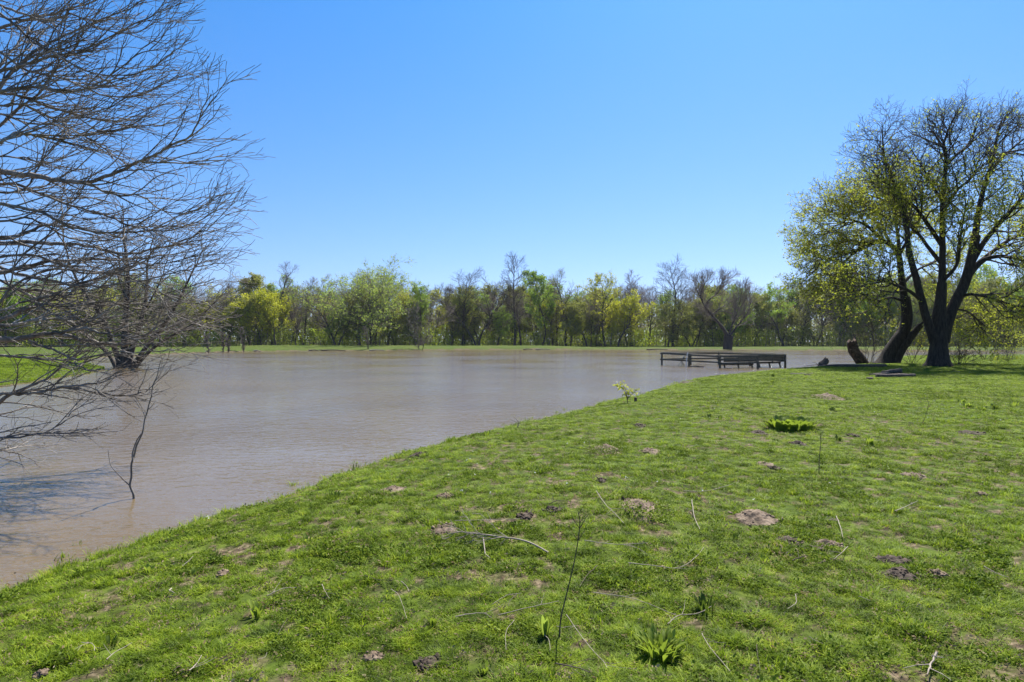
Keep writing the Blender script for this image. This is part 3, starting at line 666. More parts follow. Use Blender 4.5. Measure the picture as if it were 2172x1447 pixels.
t = guided_tree('broad_tree', (g[0], g[1], g[2]-.05), trunksM, limbsM, PB, rng, M['bark_dark'], M['twig_dark'], M['lf_bud'], .12, 3, 3, dens=2.5, zmax=zfade)
tag(t, 'large spreading tree with thick dark forked trunk and young leaves at the right', 'tree', 'old trees on the right bank')
# leaning tree left of it
rng = np.random.default_rng(19)
g = gp(1884, 772); Y = float(g[1])
trunksL = [([(1876, 778), (1888, 748), (1904, 722), (1918, 700), (1924, 670), (1920, 630)], [Y], .52, .32), ([(1892, 778), (1906, 752), (1922, 728), (1940, 705), (1952, 690)], [Y-.2, Y-.4], .34, .20)]
limbsL = [([(1920, 640), (1912, 590), (1905, 540), (1885, 518), (1862, 510), (1830, 518), (1804, 530), (1780, 548), (1760, 570), (1742, 600)], [Y, Y-1], .26, .02),
          ([(1875, 515), (1845, 490), (1810, 470), (1765, 460), (1720, 440), (1690, 434)], [Y-.5, Y-1.5], .15, .015),
          ([(1835, 518), (1790, 510), (1750, 512), (1710, 520), (1680, 525)], [Y-.8, Y+.5], .11, .015),
          ([(1815, 530), (1770, 540), (1725, 555), (1690, 575), (1668, 590)], [Y-.8, Y-2], .10, .015),
          ([(1905, 545), (1880, 500), (1860, 450), (1835, 420), (1800, 425), (1770, 415)], [Y, Y-2], .12, .015),
          ([(1910, 570), (1905, 500), (1895, 440), (1880, 400), (1870, 350)], [Y, Y+1.5], .16, .015),
          ([(1905, 545), (1930, 500), (1950, 450), (1960, 400), (1970, 350)], [Y, Y+1.5], .13, .015),
          ([(1920, 640), (1890, 632), (1850, 640), (1810, 625), (1775, 620), (1745, 640)], [Y, Y-2.5], .12, .015),
          
          ([(1945, 695), (1975, 670), (2000, 660), (2040, 680)], [Y-.4, Y-2], .09, .015),
          ([(1916, 600), (1950, 570), (1985, 560), (2020, 580)], [Y, Y+2], .12, .02),
          ([(1780, 470), (1745, 490), (1705, 492), (1675, 500)], [Y-1.2, Y], .06, .012)]
limbsL = squash(limbsL, fx=lambda x: x+max(0, 1880-x)*.2, fy=lambda y: y+max(0, 480-y)*.15)
t = guided_tree('leaning_tree', (g[0], g[1], g[2]-.05), trunksL, limbsL, PB, rng, M['bark_dark'], M['twig_dark'], M['lf_bud'], .12, 3, 3, dens=2.5, zmax=zfade)
tag(t, 'tree with two leaning dark stems whose boughs arch left over the water', 'tree', 'old trees on the right bank')

# multi-stemmed bare tree standing in the water, left
rng = np.random.default_rng(29)
PW = dict(PB); PW.update(len=(3.6, 1.9, 1.0, .5), n=(8, 6, 4, 4), rmin=.008, ang=(.55, .55, .55, .5), up=(.4, .35, .3, .2), rk=(.06, .03, .016, .01), seg=(.7, .45, .3, .2))
Y = 2*F/(781-HZ)
STEMR = .62
stems = [([(255, 784), (250, 755), (236, 720), (215, 670), (180, 620), (150, 570), (135, 520), (128, 480)], [Y, Y-1], .42, .03),
         ([(262, 784), (264, 740), (266, 690), (270, 640), (272, 590), (270, 540), (262, 490), (255, 435)], [Y, Y], .55, .03),
         ([(270, 784), (280, 740), (296, 690), (306, 640), (308, 590), (306, 550), (320, 500)], [Y, Y+1], .42, .03),
         ([(278, 784), (300, 752), (330, 715), (365, 670), (400, 610), (430, 560), (455, 520)], [Y, Y-1.5], .34, .03),
         ([(283, 784), (310, 752), (350, 720), (405, 690), (455, 640), (490, 600)], [Y, Y+1.5], .28, .02),
         ([(248, 784), (230, 750), (190, 715), (140, 680), (90, 650), (50, 620)], [Y, Y+1.5], .28, .02),
         ([(268, 640), (250, 590), (225, 540), (205, 500)], [Y, Y+1], .14, .02), ([(300, 670), (330, 620), (350, 570), (365, 520)], [Y+.5, Y-.5], .14, .02)]
stems = [(p, y_, a*STEMR, b_*.7) for p, y_, a, b_ in stems]
t = guided_tree('flooded_tree', (at(265, 784, Y)[0], Y, -.3), [], stems, PW, rng, M['bark_far'], M['twig_far'], None, .1, 0, 1, dens=.8)
tag(t, 'bare tree with a fan of several dark stems rising from the pond at the left', 'tree', 'trees standing in the pond')
# pollard-like leaning willow at the far water's edge
rng = np.random.default_rng(39)
PF = dict(PB); PF.update(len=(4.6, 2.5, 1.4, .8), n=(9, 8, 6, 4), rmin=.018, ang=(.55, .5, .5, .5), up=(.45, .35, .3, .2), rk=(.1, .05, .028, .02), seg=(1, .7, .5, .3), wob=(.07, .1, .13, .16))
Y = 134.0
ws = [([(1543, 742), (1544, 728), (1545, 712)], [Y], 1.0, .95)]
wl = [([(1544, 715), (1534, 696), (1520, 676), (1508, 660), (1496, 640), (1488, 615), (1494, 590), (1505, 570)], [Y, Y-2], .62, .08),
      ([(1510, 662), (1522, 650), (1535, 640), (1548, 630)], [Y-1, Y], .25, .05), ([(1496, 640), (1506, 622), (1522, 608), (1530, 590), (1535, 575)], [Y-1.5, Y-1], .35, .05),
      ([(1545, 715), (1552, 690), (1562, 660), (1570, 630), (1573, 600)], [Y, Y+1], .35, .05), ([(1546, 715), (1560, 695), (1575, 672), (1588, 645), (1592, 620)], [Y, Y+2], .35, .05),
      ([(1490, 625), (1480, 605), (1476, 585)], [Y-2, Y-2], .22, .04)]
wl = [(p, y_, a*.75, b_*.45) for p, y_, a, b_ in squash(wl, fy=lambda y: y+max(0, 705-y)*.15)]
t = guided_tree('willow_tree', (at(1543, 742, Y)[0], Y, -.3), ws, wl, PF, rng, M['bark_far'], M['twig_far'], None, .1, 0, 1, dens=1.3)
tag(t, 'bare willow with stout flooded trunk and a limb bent left, beyond the pier', 'tree', 'trees standing in the pond')

# overhanging bare tree whose trunk stands just outside the left edge
rng = np.random.default_rng(49)
PN = dict(seg=(.16, .11, .08, .05), wob=(.10, .12, .14, .16), up=(.30, .28, .25, .2), tip=(.35, .4, .5, .6), rmin=.0036, max=2, n=(11, 6, 3), t0=(.08, .12, .15), ang=(.50, .52, .6), len=(1.25, .50, .2), rk=(.013, .0062, .0042), trop=(.75, 0, .55))
NB = [([(0, 189), (25, 153), (75, 108), (120, 87), (162, 62), (216, 41), (300, 10), (350, -30)], 9), ([(0, 153), (41, 141), (104, 120), (166, 112), (249, 70), (330, 40), (388, 10)], 8),
 ([(0, 195), (33, 187), (83, 185), (137, 193), (187, 187), (232, 162), (290, 124), (344, 100), (396, 50)], 8), ([(0, 199), (41, 203), (104, 226), (174, 247), (232, 257), (290, 249), (357, 224), (425, 190)], 7),
 ([(0, 301), (33, 284), (75, 286), (116, 294), (153, 294), (207, 282), (290, 270), (373, 265), (450, 230)], 8), ([(0, 365), (62, 371), (112, 381), (166, 388), (199, 384), (249, 365), (290, 350), (344, 332), (386, 311), (448, 286), (477, 232), (502, 199)], 13),
 ([(178, 390), (207, 398), (249, 415), (311, 415), (373, 448), (435, 452), (489, 435), (535, 411)], 6), ([(315, 344), (373, 346), (435, 346), (489, 338), (530, 328)], 5), ([(0, 390), (41, 392), (104, 419), (166, 440), (232, 460), (290, 481), (373, 490), (460, 470), (530, 440)], 7),
 ([(0, 433), (46, 440), (104, 458), (153, 481), (207, 493), (282, 493), (340, 489), (406, 460), (469, 440), (525, 412)], 8), ([(0, 506), (33, 502), (83, 481), (120, 473), (141, 452), (147, 430), (158, 419)], 9),
 ([(0, 516), (62, 514), (124, 518), (178, 520), (232, 533), (290, 539), (352, 527), (394, 520), (448, 502), (498, 481), (532, 450)], 10), ([(0, 580), (28, 572), (69, 562), (102, 555), (155, 552), (207, 550), (262, 551), (340, 545), (430, 535), (520, 518)], 11),
 ([(0, 566), (33, 580), (80, 591), (119, 598), (157, 605), (210, 606), (271, 600), (350, 590), (420, 575), (505, 558)], 8), ([(0, 682), (36, 663), (72, 649), (88, 635), (116, 622), (155, 608), (205, 591), (249, 581), (298, 561)], 10),
 ([(0, 690), (41, 688), (83, 677), (138, 680), (166, 684), (215, 676), (300, 664), (380, 652), (455, 638)], 8), ([(0, 718), (25, 721), (55, 716), (97, 709), (138, 711), (171, 721), (221, 729), (257, 732), (296, 728), (310, 718), (345, 704), (387, 696), (442, 677), (505, 650)], 14),
 ([(97, 709), (138, 703), (177, 696), (193, 699), (229, 710), (268, 714), (326, 710), (362, 685), (398, 671), (434, 652)], 8), ([(61, 721), (88, 735), (119, 743), (155, 761), (193, 757), (249, 746), (296, 749), (351, 746), (401, 743), (433, 735)], 6),
 ([(0, 754), (41, 758), (90, 762), (140, 765), (170, 778), (190, 788), (214, 781)], 6), ([(0, 834), (41, 836), (83, 832), (124, 822), (166, 823), (213, 836), (260, 839), (304, 836), (332, 827), (359, 804), (393, 786)], 8),
 ([(124, 822), (171, 815), (221, 810), (243, 793), (276, 782), (320, 773)], 5), ([(0, 854), (22, 837), (61, 821), (91, 807), (122, 785), (146, 765), (171, 743), (192, 725)], 9), ([(0, 879), (50, 865), (77, 848), (112, 832)], 4),
 ([(0, 929), (54, 927), (100, 915), (137, 894), (153, 873), (207, 846)], 5), ([(0, 956), (29, 950), (64, 934)], 4), ([(0, 612), (47, 614), (110, 620), (160, 640), (230, 650), (330, 630), (430, 612), (512, 590)], 7),
 ([(0, 60), (60, 40), (130, 25), (200, 0), (260, -30)], 7), ([(0, 30), (40, 60), (70, 90), (110, 110), (180, 150), (260, 160), (330, 150), (400, 110)], 6), ([(0, 330), (50, 335), (110, 345), (180, 320), (240, 318), (300, 340)], 4),
 ([(0, 240), (60, 260), (130, 268), (200, 300), (270, 345), (310, 350)], 5), ([(0, 660), (60, 640), (140, 650), (220, 640), (310, 655), (400, 668), (470, 690)], 6), ([(0, 595), (60, 625), (130, 655), (200, 690), (270, 700), (350, 712), (440, 700), (510, 690)], 6),
 ([(0, 470), (70, 465), (150, 505), (230, 510), (320, 470), (400, 430), (470, 400)], 5), ([(0, 110), (60, 150), (130, 165), (210, 200), (300, 205), (370, 180), (430, 160)], 6), ([(0, 640), (40, 600), (110, 570), (190, 580), (280, 575), (370, 560), (450, 545), (520, 540)], 6), ([(0, 10), (50, 30), (100, 45), (150, 30), (210, 60), (290, 70), (370, 40)], 6), ([(0, 140), (30, 100), (60, 60), (80, 0)], 6), ([(0, 270), (40, 230), (90, 190), (120, 140), (160, 100), (170, 50)], 6), ([(0, 410), (50, 400), (90, 340), (130, 290), (150, 240), (200, 200)], 5), ([(0, 225), (50, 222), (110, 250), (190, 240), (260, 215), (340, 160)], 5), ([(0, 545), (70, 540), (150, 570), (250, 580), (330, 605), (420, 640), (500, 640)], 6)]
TX, TY = -11.8, 9.6
A = []; Bt = []; tips = []; lines = []
for k, (px, wpx) in enumerate(NB):
    px = [(a-max(0, a-240)*.20, b_) for a, b_ in px]
    y0, y1 = rng.uniform(8.4, 10.4), rng.uniform(8.2, 11.4)
    if px[0][0] > 0: y0 = 9.2
    p, r = limb(px, [y0, y1], wpx*.5/F*y0*.95, .0055)
    if px[0][0] == 0:   # run on, out of frame, to the trunk
        s0 = p[0]; zt = s0[2]+(s0[2]-2.5)*.12-.5+.3*rng.normal(); zt = max(.9, zt)
        j = spline(np.array([[TX, TY, zt], [(TX+s0[0])/2-.3, (TY+s0[1])/2, (zt+s0[2])/2+.12], s0]), r[0]*1.9, r[0], 5)
        p = np.vstack([j[0][:-1], p]); r = np.concatenate([j[1][:-1], r])
    else: s0 = None
    p = p+np.cumsum(rng.normal(0, .007, p.shape), 0)*0+rng.normal(0, .008, p.shape)
    A.append((p, r, 8)); L = length(p)
    i0 = 6 if s0 is not None else 0; q = p[i0:]; rr = r[i0:]; Lq = length(q)
    spawn(rng, q, rr, Lq, 0, PN, lines, tips, t0=.02, nn=int(Lq*(4.3 if px[0][1] < 430 else 3.1)), bias=np.array([.7, 0, .15]))
A.append(spline(np.array([[TX, TY, -.6], [TX+.1, TY, 2.0], [TX-.1, TY+.1, 5], [TX, TY, 8.5]]), .33, .12, 5)+(12,))
root = empty('overhanging_tree', (TX, TY, -.1)); off = np.array([TX, TY, -.1])
put('trunk', tube_mesh('trunk', [(a-off, b_, c) for a, b_, c in A]), M['bark_pale'], root)
put('crown', tube_mesh('crown', [(q-off, r, 5 if l <= 1 else 3) for l, q, r in lines]), M['bark_pale'], root)
print('near twigs', len(lines))
tag(root, 'near bare tree reaching in from the left edge with long pale twiggy boughs', 'tree', 'trees standing in the pond')

# thin sapling standing in the water, near left
def bits(name, label, cat, base, ents, m, group=None, sides=6, part=None):
    base = np.array(base); o = put(name, tube_mesh(name, [(np.asarray(p)-base, r, sides) for p, r in ents]), m); o.location = base; return tag(o, label, cat, group)
Y = 2*F/(1058-HZ)
E = [limb([(284, 1064), (283, 1048), (276, 1030), (279, 1010), (279, 985), (285, 965), (290, 945), (297, 930), (303, 915), (307, 890), (312, 875), (316, 858), (321, 842), (324, 820), (333, 800), (336, 785), (341, 765)], [Y, Y+.1], .016, .004), limb([(275, 1030), (262, 1018), (245, 1000), (234, 985), (229, 955)], [Y, Y-.2], .009, .003),
     limb([(282, 978), (281, 962), (290, 935), (300, 920)], [Y], .011, .006), limb([(308, 885), (302, 870), (299, 860)], [Y], .005, .002), limb([(312, 870), (322, 862), (330, 850)], [Y], .006, .002), limb([(315, 868), (325, 868), (336, 860)], [Y], .004, .002), limb([(322, 838), (316, 828), (318, 812)], [Y], .005, .002), limb([(326, 835), (338, 825)], [Y], .005, .002)]
bits('water_sapling', 'thin leafless sapling with one side shoot, standing in the brown water at lower left', 'sapling', (E[0][0][0][0], Y, -.05), E, M['bark_pale'], 'saplings in the pond')
# bare saplings along the far waterline
for (px, top, hw, dy, lab) in [(892, 632, 24, 0, 'bushy bare sapling in the water before the bright green upright tree'), (782, 690, 8, 1, 'slim pale sapling in the water left of the bushy bare one'), (517, 690, 9, -6, 'slim bare sapling at the left end of the far waterline'),
     (474, 700, 8, -10, 'thin bare sapling, second from the left on the far waterline'), (443, 705, 8, -12, 'leftmost thin bare sapling on the far waterline'), (484, 712, 6, -9, 'short thin sapling just right of the second one')]:
    Yd = 2*F/(np.interp(px, [430, 520, 650, 900], [749, 746, 744.5, 742.8])-HZ)-1; X_ = (px-1086)/F*Yd; Hh = CAMZ-(top-HZ)/F*Yd
    t = far_tree('bare_sapling', (X_, Yd, -.1), Hh, hw/F*Yd*1.3, 'shrub', None, 700+px, tr=.09, forks=2 if hw > 20 else 1); tag(t, lab, 'sapling', 'saplings in the pond')

# ---------------------------------------------------------------- stumps, logs, brush under the big trees
def rough_tube(name, P, r0, r1, rng, m, parent=None, sides=16, sub=6, jag=.0):
    p, r = spline(np.array(P, float), r0, r1, sub); v, q = tubes([(p, r, sides)])
    n = len(p); c = np.repeat(p, sides, 0); d = v-c; a = np.tile(np.arange(sides), n)
    g1 = 1+.10*np.sin(a*2.1+v[:, 2]*3)+.08*rng.normal(size=sides)[a]; v = c+d*g1[:, None]*(1+rng.normal(0, .02, len(v)))[:, None]
    if jag: top = slice((n-1)*sides, n*sides); v[top] += (p[-1]-p[-2])/np.linalg.norm(p[-1]-p[-2])*rng.uniform(-jag, jag, sides)[:, None]
    # capped ends, broken inward
    v = np.vstack([v, p[-1]-(p[-1]-p[-2])*.15, p[0]]); k = np.arange(sides); T = np.vstack([np.stack([(n-1)*sides+k, (n-1)*sides+(k+1) % sides, np.full(sides, len(v)-2)], 1), np.stack([(k+1) % sides, k, np.full(sides, len(v)-1)], 1)])
    return put(name, npmesh(name, v, [q[0], T], True), m, parent)
rng = np.random.default_rng(59)
g = gp(1826, 773); Y = float(g[1]); E = [at(1834, 779, Y), at(1824, 762, Y), at(1812, 745, Y), at(1806, 724, Y)]
o = rough_tube('tree_stump', E, .42, .30, rng, rough_mat('rotting stump bark', [(.3, (.015, .01, .007)), (.5, (.05, .032, .022)), (.74, (.18, .11, .07))], 4, bump=1, dist=.05), jag=.16)
tag(o, 'broken leaning tree stump left of the leaning tree, pinkish brown at its torn top', 'stump')
g = gp(1800, 779)
P_ = [gp(1735, 778)+[0, 0, .03], gp(1775, 778)+[0, 0, .08], gp(1830, 779)+[0, 0, .08], gp(1878, 778)+[0, 0, .06]]
tag(rough_tube('fallen_log', P_, .06, .11, rng, M['stick_dark']), 'long dark fallen log lying on the bank before the broken stump', 'log')
g = gp(1752, 777); Y = float(g[1])
tag(rough_tube('log_chunk', [at(1742, 776, Y), at(1750, 768, Y), at(1754, 763, Y)], .24, .16, rng, M['stick_dark'], jag=.1), 'short split log propped at the left end of the fallen log', 'log')
bits('fallen_branch', 'dark forked twigs poking over the water beside the propped log', 'branch', gp(1735, 779), [limb([(1745, 777), (1735, 774), (1720, 775), (1706, 777)], [Y], .035, .012), limb([(1738, 776), (1730, 770), (1722, 769)], [Y], .02, .01), limb([(1750, 778), (1725, 779), (1708, 779)], [Y-.3], .03, .012)], M['stick_dark'])
# bare brush and thin stems behind/around
def brush(name, label, px, py, n, hpx, wpx, seed, m='twig_dark', lf=None, cat='bush', group=None, ldens=.5):
    rng = np.random.default_rng(seed); g = gp(px, py); Y = g[1]; lines = []; tips = []
    P = dict(seg=(.3, .2, .12), wob=(.12, .16, .2), up=(.15, .1, .1), tip=(.3, .4, .5), rmin=.007, max=2, n=(7, 5), t0=(.2, .2), ang=(.6, .6), len=(hpx/F*Y*.4, hpx/F*Y*.2), rk=(.014, .009))
    for k in range(n):
        a = rng.uniform(-1, 1); d = np.array([a*wpx/hpx, rng.normal(0, .3), 1.0]); grow(rng, np.array([a*.15, rng.normal(0, .1), -.05]), d, hpx/F*Y*rng.uniform(.6, 1.05), .02, 0, P, lines, tips)
    root = empty(name, g); put('stems', tube_mesh('stems', [(q, r, 4) for l, q, r in lines]), M[m], root)
    if lf:
        C = np.repeat(np.array([t[-1] for t in tips]+[t[len(t)//2] for t in tips]), 2, 0); C = C[rng.uniform(0, 1, len(C)) < ldens]; C = C+rng.normal(0, .05, C.shape)
        put('leaves', leaf_mesh('leaves', C, .09, rng, .6), M[lf], root)
    return tag(root, label, cat, group)
brush('bare_shrub', 'thin bare whips growing right beside the broken stump', 1846, 773, 5, 120, 26, 801)
brush('bare_shrub', 'low tangle of dark dead twigs at the right foot of the big tree', 2036, 775, 10, 46, 44, 802)
brush('budding_shrub', 'loose brown shrub with a few yellow leaves behind the broken stump', 1795, 768, 6, 120, 80, 803, lf='lf_bud', ldens=.15)
brush('budding_shrub', 'low leafy shrub just left of the big trunk', 1935, 771, 7, 95, 60, 804, lf='lf_yellow')
brush('budding_shrub', 'leafy yellow green shrub beyond the big trunk, toward the right edge', 2090, 764, 10, 110, 110, 805, lf='lf_yellow')
brush('bare_shrub', 'dead brush behind the low twigs near the right edge', 2140, 764, 8, 70, 60, 806)

# old boards heaped under the big tree
def slab(name, label, px, py, L, w, h, rz, tilt, seed, cat='wood piece', grp='broken boards on the shaded grass', m='stick_dark'):
    rng = np.random.default_rng(seed); n = 9; V = []; g = gp(px, py)
    for i in range(n):
        t = i/(n-1)-.5; ww = w*(.75+.25*math.cos(t*2.6))*rng.uniform(.85, 1.1); hh = h*rng.uniform(.8, 1.1); yy = rng.normal(0, w*.06)
        for a, b_ in ((-.5, 0), (-.42, .8), (0, 1.05), (.42, .85), (.5, 0), (0, -.1)): V.append([t*L, yy+a*ww, b_*hh])
    Q = [[i*6+j, i*6+(j+1) % 6, (i+1)*6+(j+1) % 6, (i+1)*6+j] for i in range(n-1) for j in range(6)]
    V = np.array(V); me = npmesh(name, V, [np.array(Q), ]); bm = None
    me2 = npmesh(name, V, [np.array(Q), np.array([[0, 5, 4, 3, 2, 1], [(n-1)*6+j for j in range(6)]])])
    o = put(name, me2, M[m]); o.location = g+np.array([0, 0, .01]); o.rotation_euler = (0, tilt, rz); return tag(o, label, cat, grp)
slab('broken_board', 'reddish broken board at the left of the wood heap under the trees', 1866, 796, 1.1, .45, .10, .5, -.05, 1)
slab('broken_board', 'longest board lying in front in the wood heap under the trees', 1900, 800, 1.6, .3, .13, -.1, .0, 2)
slab('broken_board', 'dark board laid across the top of the wood heap', 1892, 793, 1.0, .3, .22, .2, -.1, 3)
slab('broken_board', 'small end piece at the right of the wood heap', 1918, 799, .5, .25, .12, -.6, .05, 4)
slab('bark_piece', 'small dark bark chunk lying left of the wood heap', 1844, 805, .28, .2, .08, .6, 0, 5)
slab('bark_piece', 'flat pale stick piece on the shaded grass between pier and wood heap', 1700, 794, 1.1, .08, .05, .05, 0, 6, m='stick')
slab('bark_piece', 'short dark chip under the flat pale stick piece', 1712, 797, .3, .12, .06, .3, 0, 7)
slab('bark_piece', 'thin board lying in shade right of the wood heap', 2030, 790, .9, .12, .04, .1, 0, 8)
for k, (px, L_) in enumerate([(705, 5.5), (800, 3.2), (1120, 2.2), (1152, 3.5), (1480, 3.0), (1395, 5.0), (665, 2.0), (545, 1.6)]):
    Yd = 2*F/(np.interp(px, [520, 650, 800, 950, 1086, 1400], [746, 744.5, 744, 742.5, 742, 742.5])-HZ); X_ = (px-1086)/F*Yd
    lab = ['longest driftwood log on the far waterline, below the spreading two trunked tree', 'driftwood below the pale green dome tree', 'small dark log on the far waterline left of the narrow bright green tree', 'pale driftwood on the far waterline below the narrow bright green tree', 'dark log on the far waterline behind the pier', 'dark thin log on the far waterline left of the pier', 'short driftwood left of the longest log', 'stubby driftwood near the left saplings'][k]
    rng = np.random.default_rng(900+k); z = .06
    o = rough_tube('driftwood', [(X_-L_/2, Yd, z), (X_, Yd+rng.normal(0, .2), z+.12), (X_+L_/2, Yd+rng.normal(0, .3), z)], .16, .07, rng, M['stick' if 'pale' in lab or 'stubby' in lab else 'stick_dark'], sides=8, sub=4); tag(o, lab, 'driftwood', 'driftwood along the far waterline')

# ---------------------------------------------------------------- fishing pier, half flooded
C1 = np.array([12.6, 52.6]); C3 = np.array([17.75, 53.7]); C4 = np.array([15.35, 46.2]); C6 = np.array([20.7, 47.4]); C2 = np.array([13.95, 49.3]); C5 = np.array([17.75, 45.2])
pr = empty('fishing_pier', ((C1[0]+C6[0])/2, 49.5, 0)); po = np.array([(C1[0]+C6[0])/2, 49.5, 0])
tag(pr, 'weathered dark timber fishing platform with rails and benches, flooded by the pond', 'pier')
def P3(c, z): return np.array([c[0], c[1], z])-po
mid = lambda a, b_, t: a+(b_-a)*t
wd = M['wood_pier']
for c, top in ((C1, 1.02), (C2, .98), (C3, 1.0), (C4, .90), (C5, .93), (C6, .98), (mid(C3, C6, .5), .96), (mid(C1, C3, .5), 1.0)):
    beams('post', [(P3(c, -.6), P3(c, top), .13, .13, (0, 1, 0))], wd, pr)
off2 = lambda a, b_: np.array([b_[1]-a[1], -(b_[0]-a[0])])/np.linalg.norm(b_-a)*.085
def rail(a, b_, za, zb, h=.115, w_=.045, s=1, m=wd, nm='rail'):
    o_ = off2(a, b_)*s; d = (b_-a)/np.linalg.norm(b_-a)*.12
    return beams(nm, [(P3(a-d+o_, za), P3(b_+d+o_, zb), w_, h)], m, pr)
for a, b_, za, zb in ((C1, C4, .96, .84), (C1, C3, .97, .95), (C3, C6, .95, .92), (C4, C5, .84, .87)):
    rail(a, b_, za, zb); rail(a, b_, za-.50, zb-.42)
    beams('cap_rail', [(P3(a, za+.105), P3(b_, zb+.105), .16, .04)], M['wood_top'], pr)
rail(C4, C5, .62, .64)
rail(C3, C6, .70, .68)
def bench(a, b_, z, inw, nm='bench'):
    """bench along a-b: seat boards, back boards, splayed legs; belongs to the platform"""
    e = (b_-a)/np.linalg.norm(b_-a); n_ = np.array(inw)/np.linalg.norm(inw); L = []
    s = [beams('seat', [(P3(a+n_*(.14+.17*k), z), P3(b_+n_*(.14+.17*k), z), .145, .045) for k in range(3)]+[(P3(a+n_*.52, z-.09), P3(b_+n_*.52, z-.09), .045, .13)], M['wood_top'], pr)]
    root = s[0]; root.name = 'bench'
    beams('backrest', [(P3(a+n_*.03, z+h_), P3(b_+n_*.03, z+h_), .04, .12) for h_ in (.17, .36)], wd, root)
    for t in (.08, .5, .92):
        c = a+(b_-a)*t; beams('leg', [(P3(c+n_*.08, -.4), P3(c+n_*.46, z-.03), .09, .09)], wd, root)
bench(mid(C4, C6, .06), mid(C4, C6, .56), .34, (-.1, .99)); bench(mid(C4, C6, .60), mid(C4, C6, .985), .44, (-.1, .99))
for t in (.28, .80): c = mid(C4, C6, t); beams('post', [(P3(c, .3), P3(c, .84), .09, .09, (0, 1, 0))], wd, pr)
rail(C4, C6, .84, .93, s=-1); rail(C4, C6, .60, .70, s=-1)
# things left on the platform
c = np.array([13.55, 49.9, 0]); 
def tubeobj(name, ents, m, parent=None, sides=8, org=(0, 0, 0)):
    return put(name, tube_mesh(name, [(np.array(p, float)-np.array(org), np.full(len(p), r), sides) for p, r in ents]), m, parent)
ch = empty('folding_chair', c); tag(ch, 'dark metal folding chair tilted in the water inside the left rail', 'chair')
T_ = .017
tubeobj('frame', [([(-.38, 0, -.15), (.1, 0, .62)], T_), ([(.02, .4, -.15), (.2, .4, .62)], T_), ([(.25, 0, -.15), (-.15, 0, .5)], T_), ([(.45, .4, -.15), (0, .4, .5)], T_), ([(.1, 0, .62), (.2, .4, .62)], T_), ([(-.15, 0, .5), (0, .4, .5)], T_), ([(-.2, 0, .2), (-.1, .4, .2)], T_)], M['metal_dark'], ch)
v, q = box_vf((-.15, .2, .5), (.22, .2, .46), .42, .02); o = put('seat', npmesh('seat', v, [q]), M['metal_dark'], ch)
v, q = box_vf((.16, .2, .56), (.25, .2, .8), .40, .02); o = put('backrest', npmesh('backrest', v, [q]), M['metal_dark'], ch)
o = tubeobj('white_pole', [([(0, 0, 0), (.05, .02, .5), (.1, .03, .95)], .03), ([(.1, .03, .95), (.16, .03, 1.12)], .045)], M['white_paint']); o.location = (13.6, 48.9, -.02); tag(o, 'short white pole leaning on the left rail of the pier', 'pole')
rng = np.random.default_rng(5)
o = rough_tube('floating_branch', [(0, 0, .02), (.5, -.1, .08), (.95, 0, .03), (1.3, .1, .02)], .03, .07, rng, M['stick_dark'], sides=7); o.location = (13.45, 48.0, 0); tag(o, 'dark branch floating at the foot of the left front pier post', 'branch')

# ---------------------------------------------------------------- shore plants
def plant(name, label, px, py, hpx, n, lw, seed, m='dock', spread=.35, group=None, cat='plant', curl=.55, stem=None, loc=None):
    """tuft of long lance leaves, each folded along its midrib"""
    rng = np.random.default_rng(seed); g = gp(px, py) if loc is None else np.array(loc); Y = g[1]; Hh = hpx/F*Y; V = []; Q = []
    for k in range(n):
        a = rng.uniform(0, 6.28); rr = spread*Hh*math.sqrt(rng.uniform()); L = Hh*rng.uniform(.6, 1.1); wv = lw*L*rng.uniform(.8, 1.2)
        f = np.array([math.cos(a), math.sin(a), 0]); s = np.array([-f[1], f[0], 0]); b_ = len(V); p0 = f*rr; out_ = rng.uniform(.25, 1.0)*curl
        seg = 6
        for q in range(seg+1):
            t = q/seg; c = p0+f*L*out_*t**1.5+np.array([0, 0, L*(t-.35*out_*t*t)]); ww = wv*math.sin(math.pi*min(1, .08+t*.92))**.75*.5
            V += [c-s*ww+[0, 0, ww*.5], c, c+s*ww+[0, 0, ww*.5]]
        for q in range(seg):
            for e in (0, 1): Q.append([b_+3*q+e, b_+3*q+e+1, b_+3*q+e+4, b_+3*q+e+3])
    o = put(name, npmesh(name, np.array(V), [np.array(Q)], True), M[m]); o.location = g; return tag(o, label, cat, group)
plant('dock_plant', 'bright clump of upright dock leaves at the bottom, right of centre', 1400, 1382, 38, 120, .24, 11, spread=1.25, curl=.8)
plant('dock_plant', 'pale green upright plant with long folded leaves beside the tall dry stem', 1157, 1350, 52, 12, .17, 12, m='lf_pale', spread=.12)
plant('weed_plant', 'dark leafy weed tuft above and right of the bright dock clump', 1496, 1297, 34, 22, .2, 13, m='weed_dark', spread=.5)
plant('weed_plant', 'small bright upright weed at bottom centre left', 917, 1330, 30, 9, .3, 14, spread=.2)
plant('weed_plant', 'small bright weed by the lower left bank', 546, 1307, 34, 16, .25, 15, spread=.4)
plant('weed_plant', 'leafy weed near the left bottom corner', 232, 1372, 26, 14, .2, 16, m='weed_dark', spread=.5)
plant('weed_plant', 'pale weed close to the lower left shoreline', 316, 1216, 22, 12, .3, 17, spread=.4)
plant('weed_plant', 'small pale weed right of the lower left shoreline weed', 410, 1222, 18, 8, .35, 18, spread=.3)
plant('weed_plant', 'dark weed patch on the bank above the small dirt mounds', 705, 1058, 16, 26, .2, 19, m='weed_dark', spread=1.1)
plant('shore_tuft', 'grass tuft growing out of the water at the shoreline', 754, 1003, 22, 22, .08, 20, m='weed_dark', spread=.35, loc=(wp(754, 1003)[0], wp(754, 1003)[1], 0))
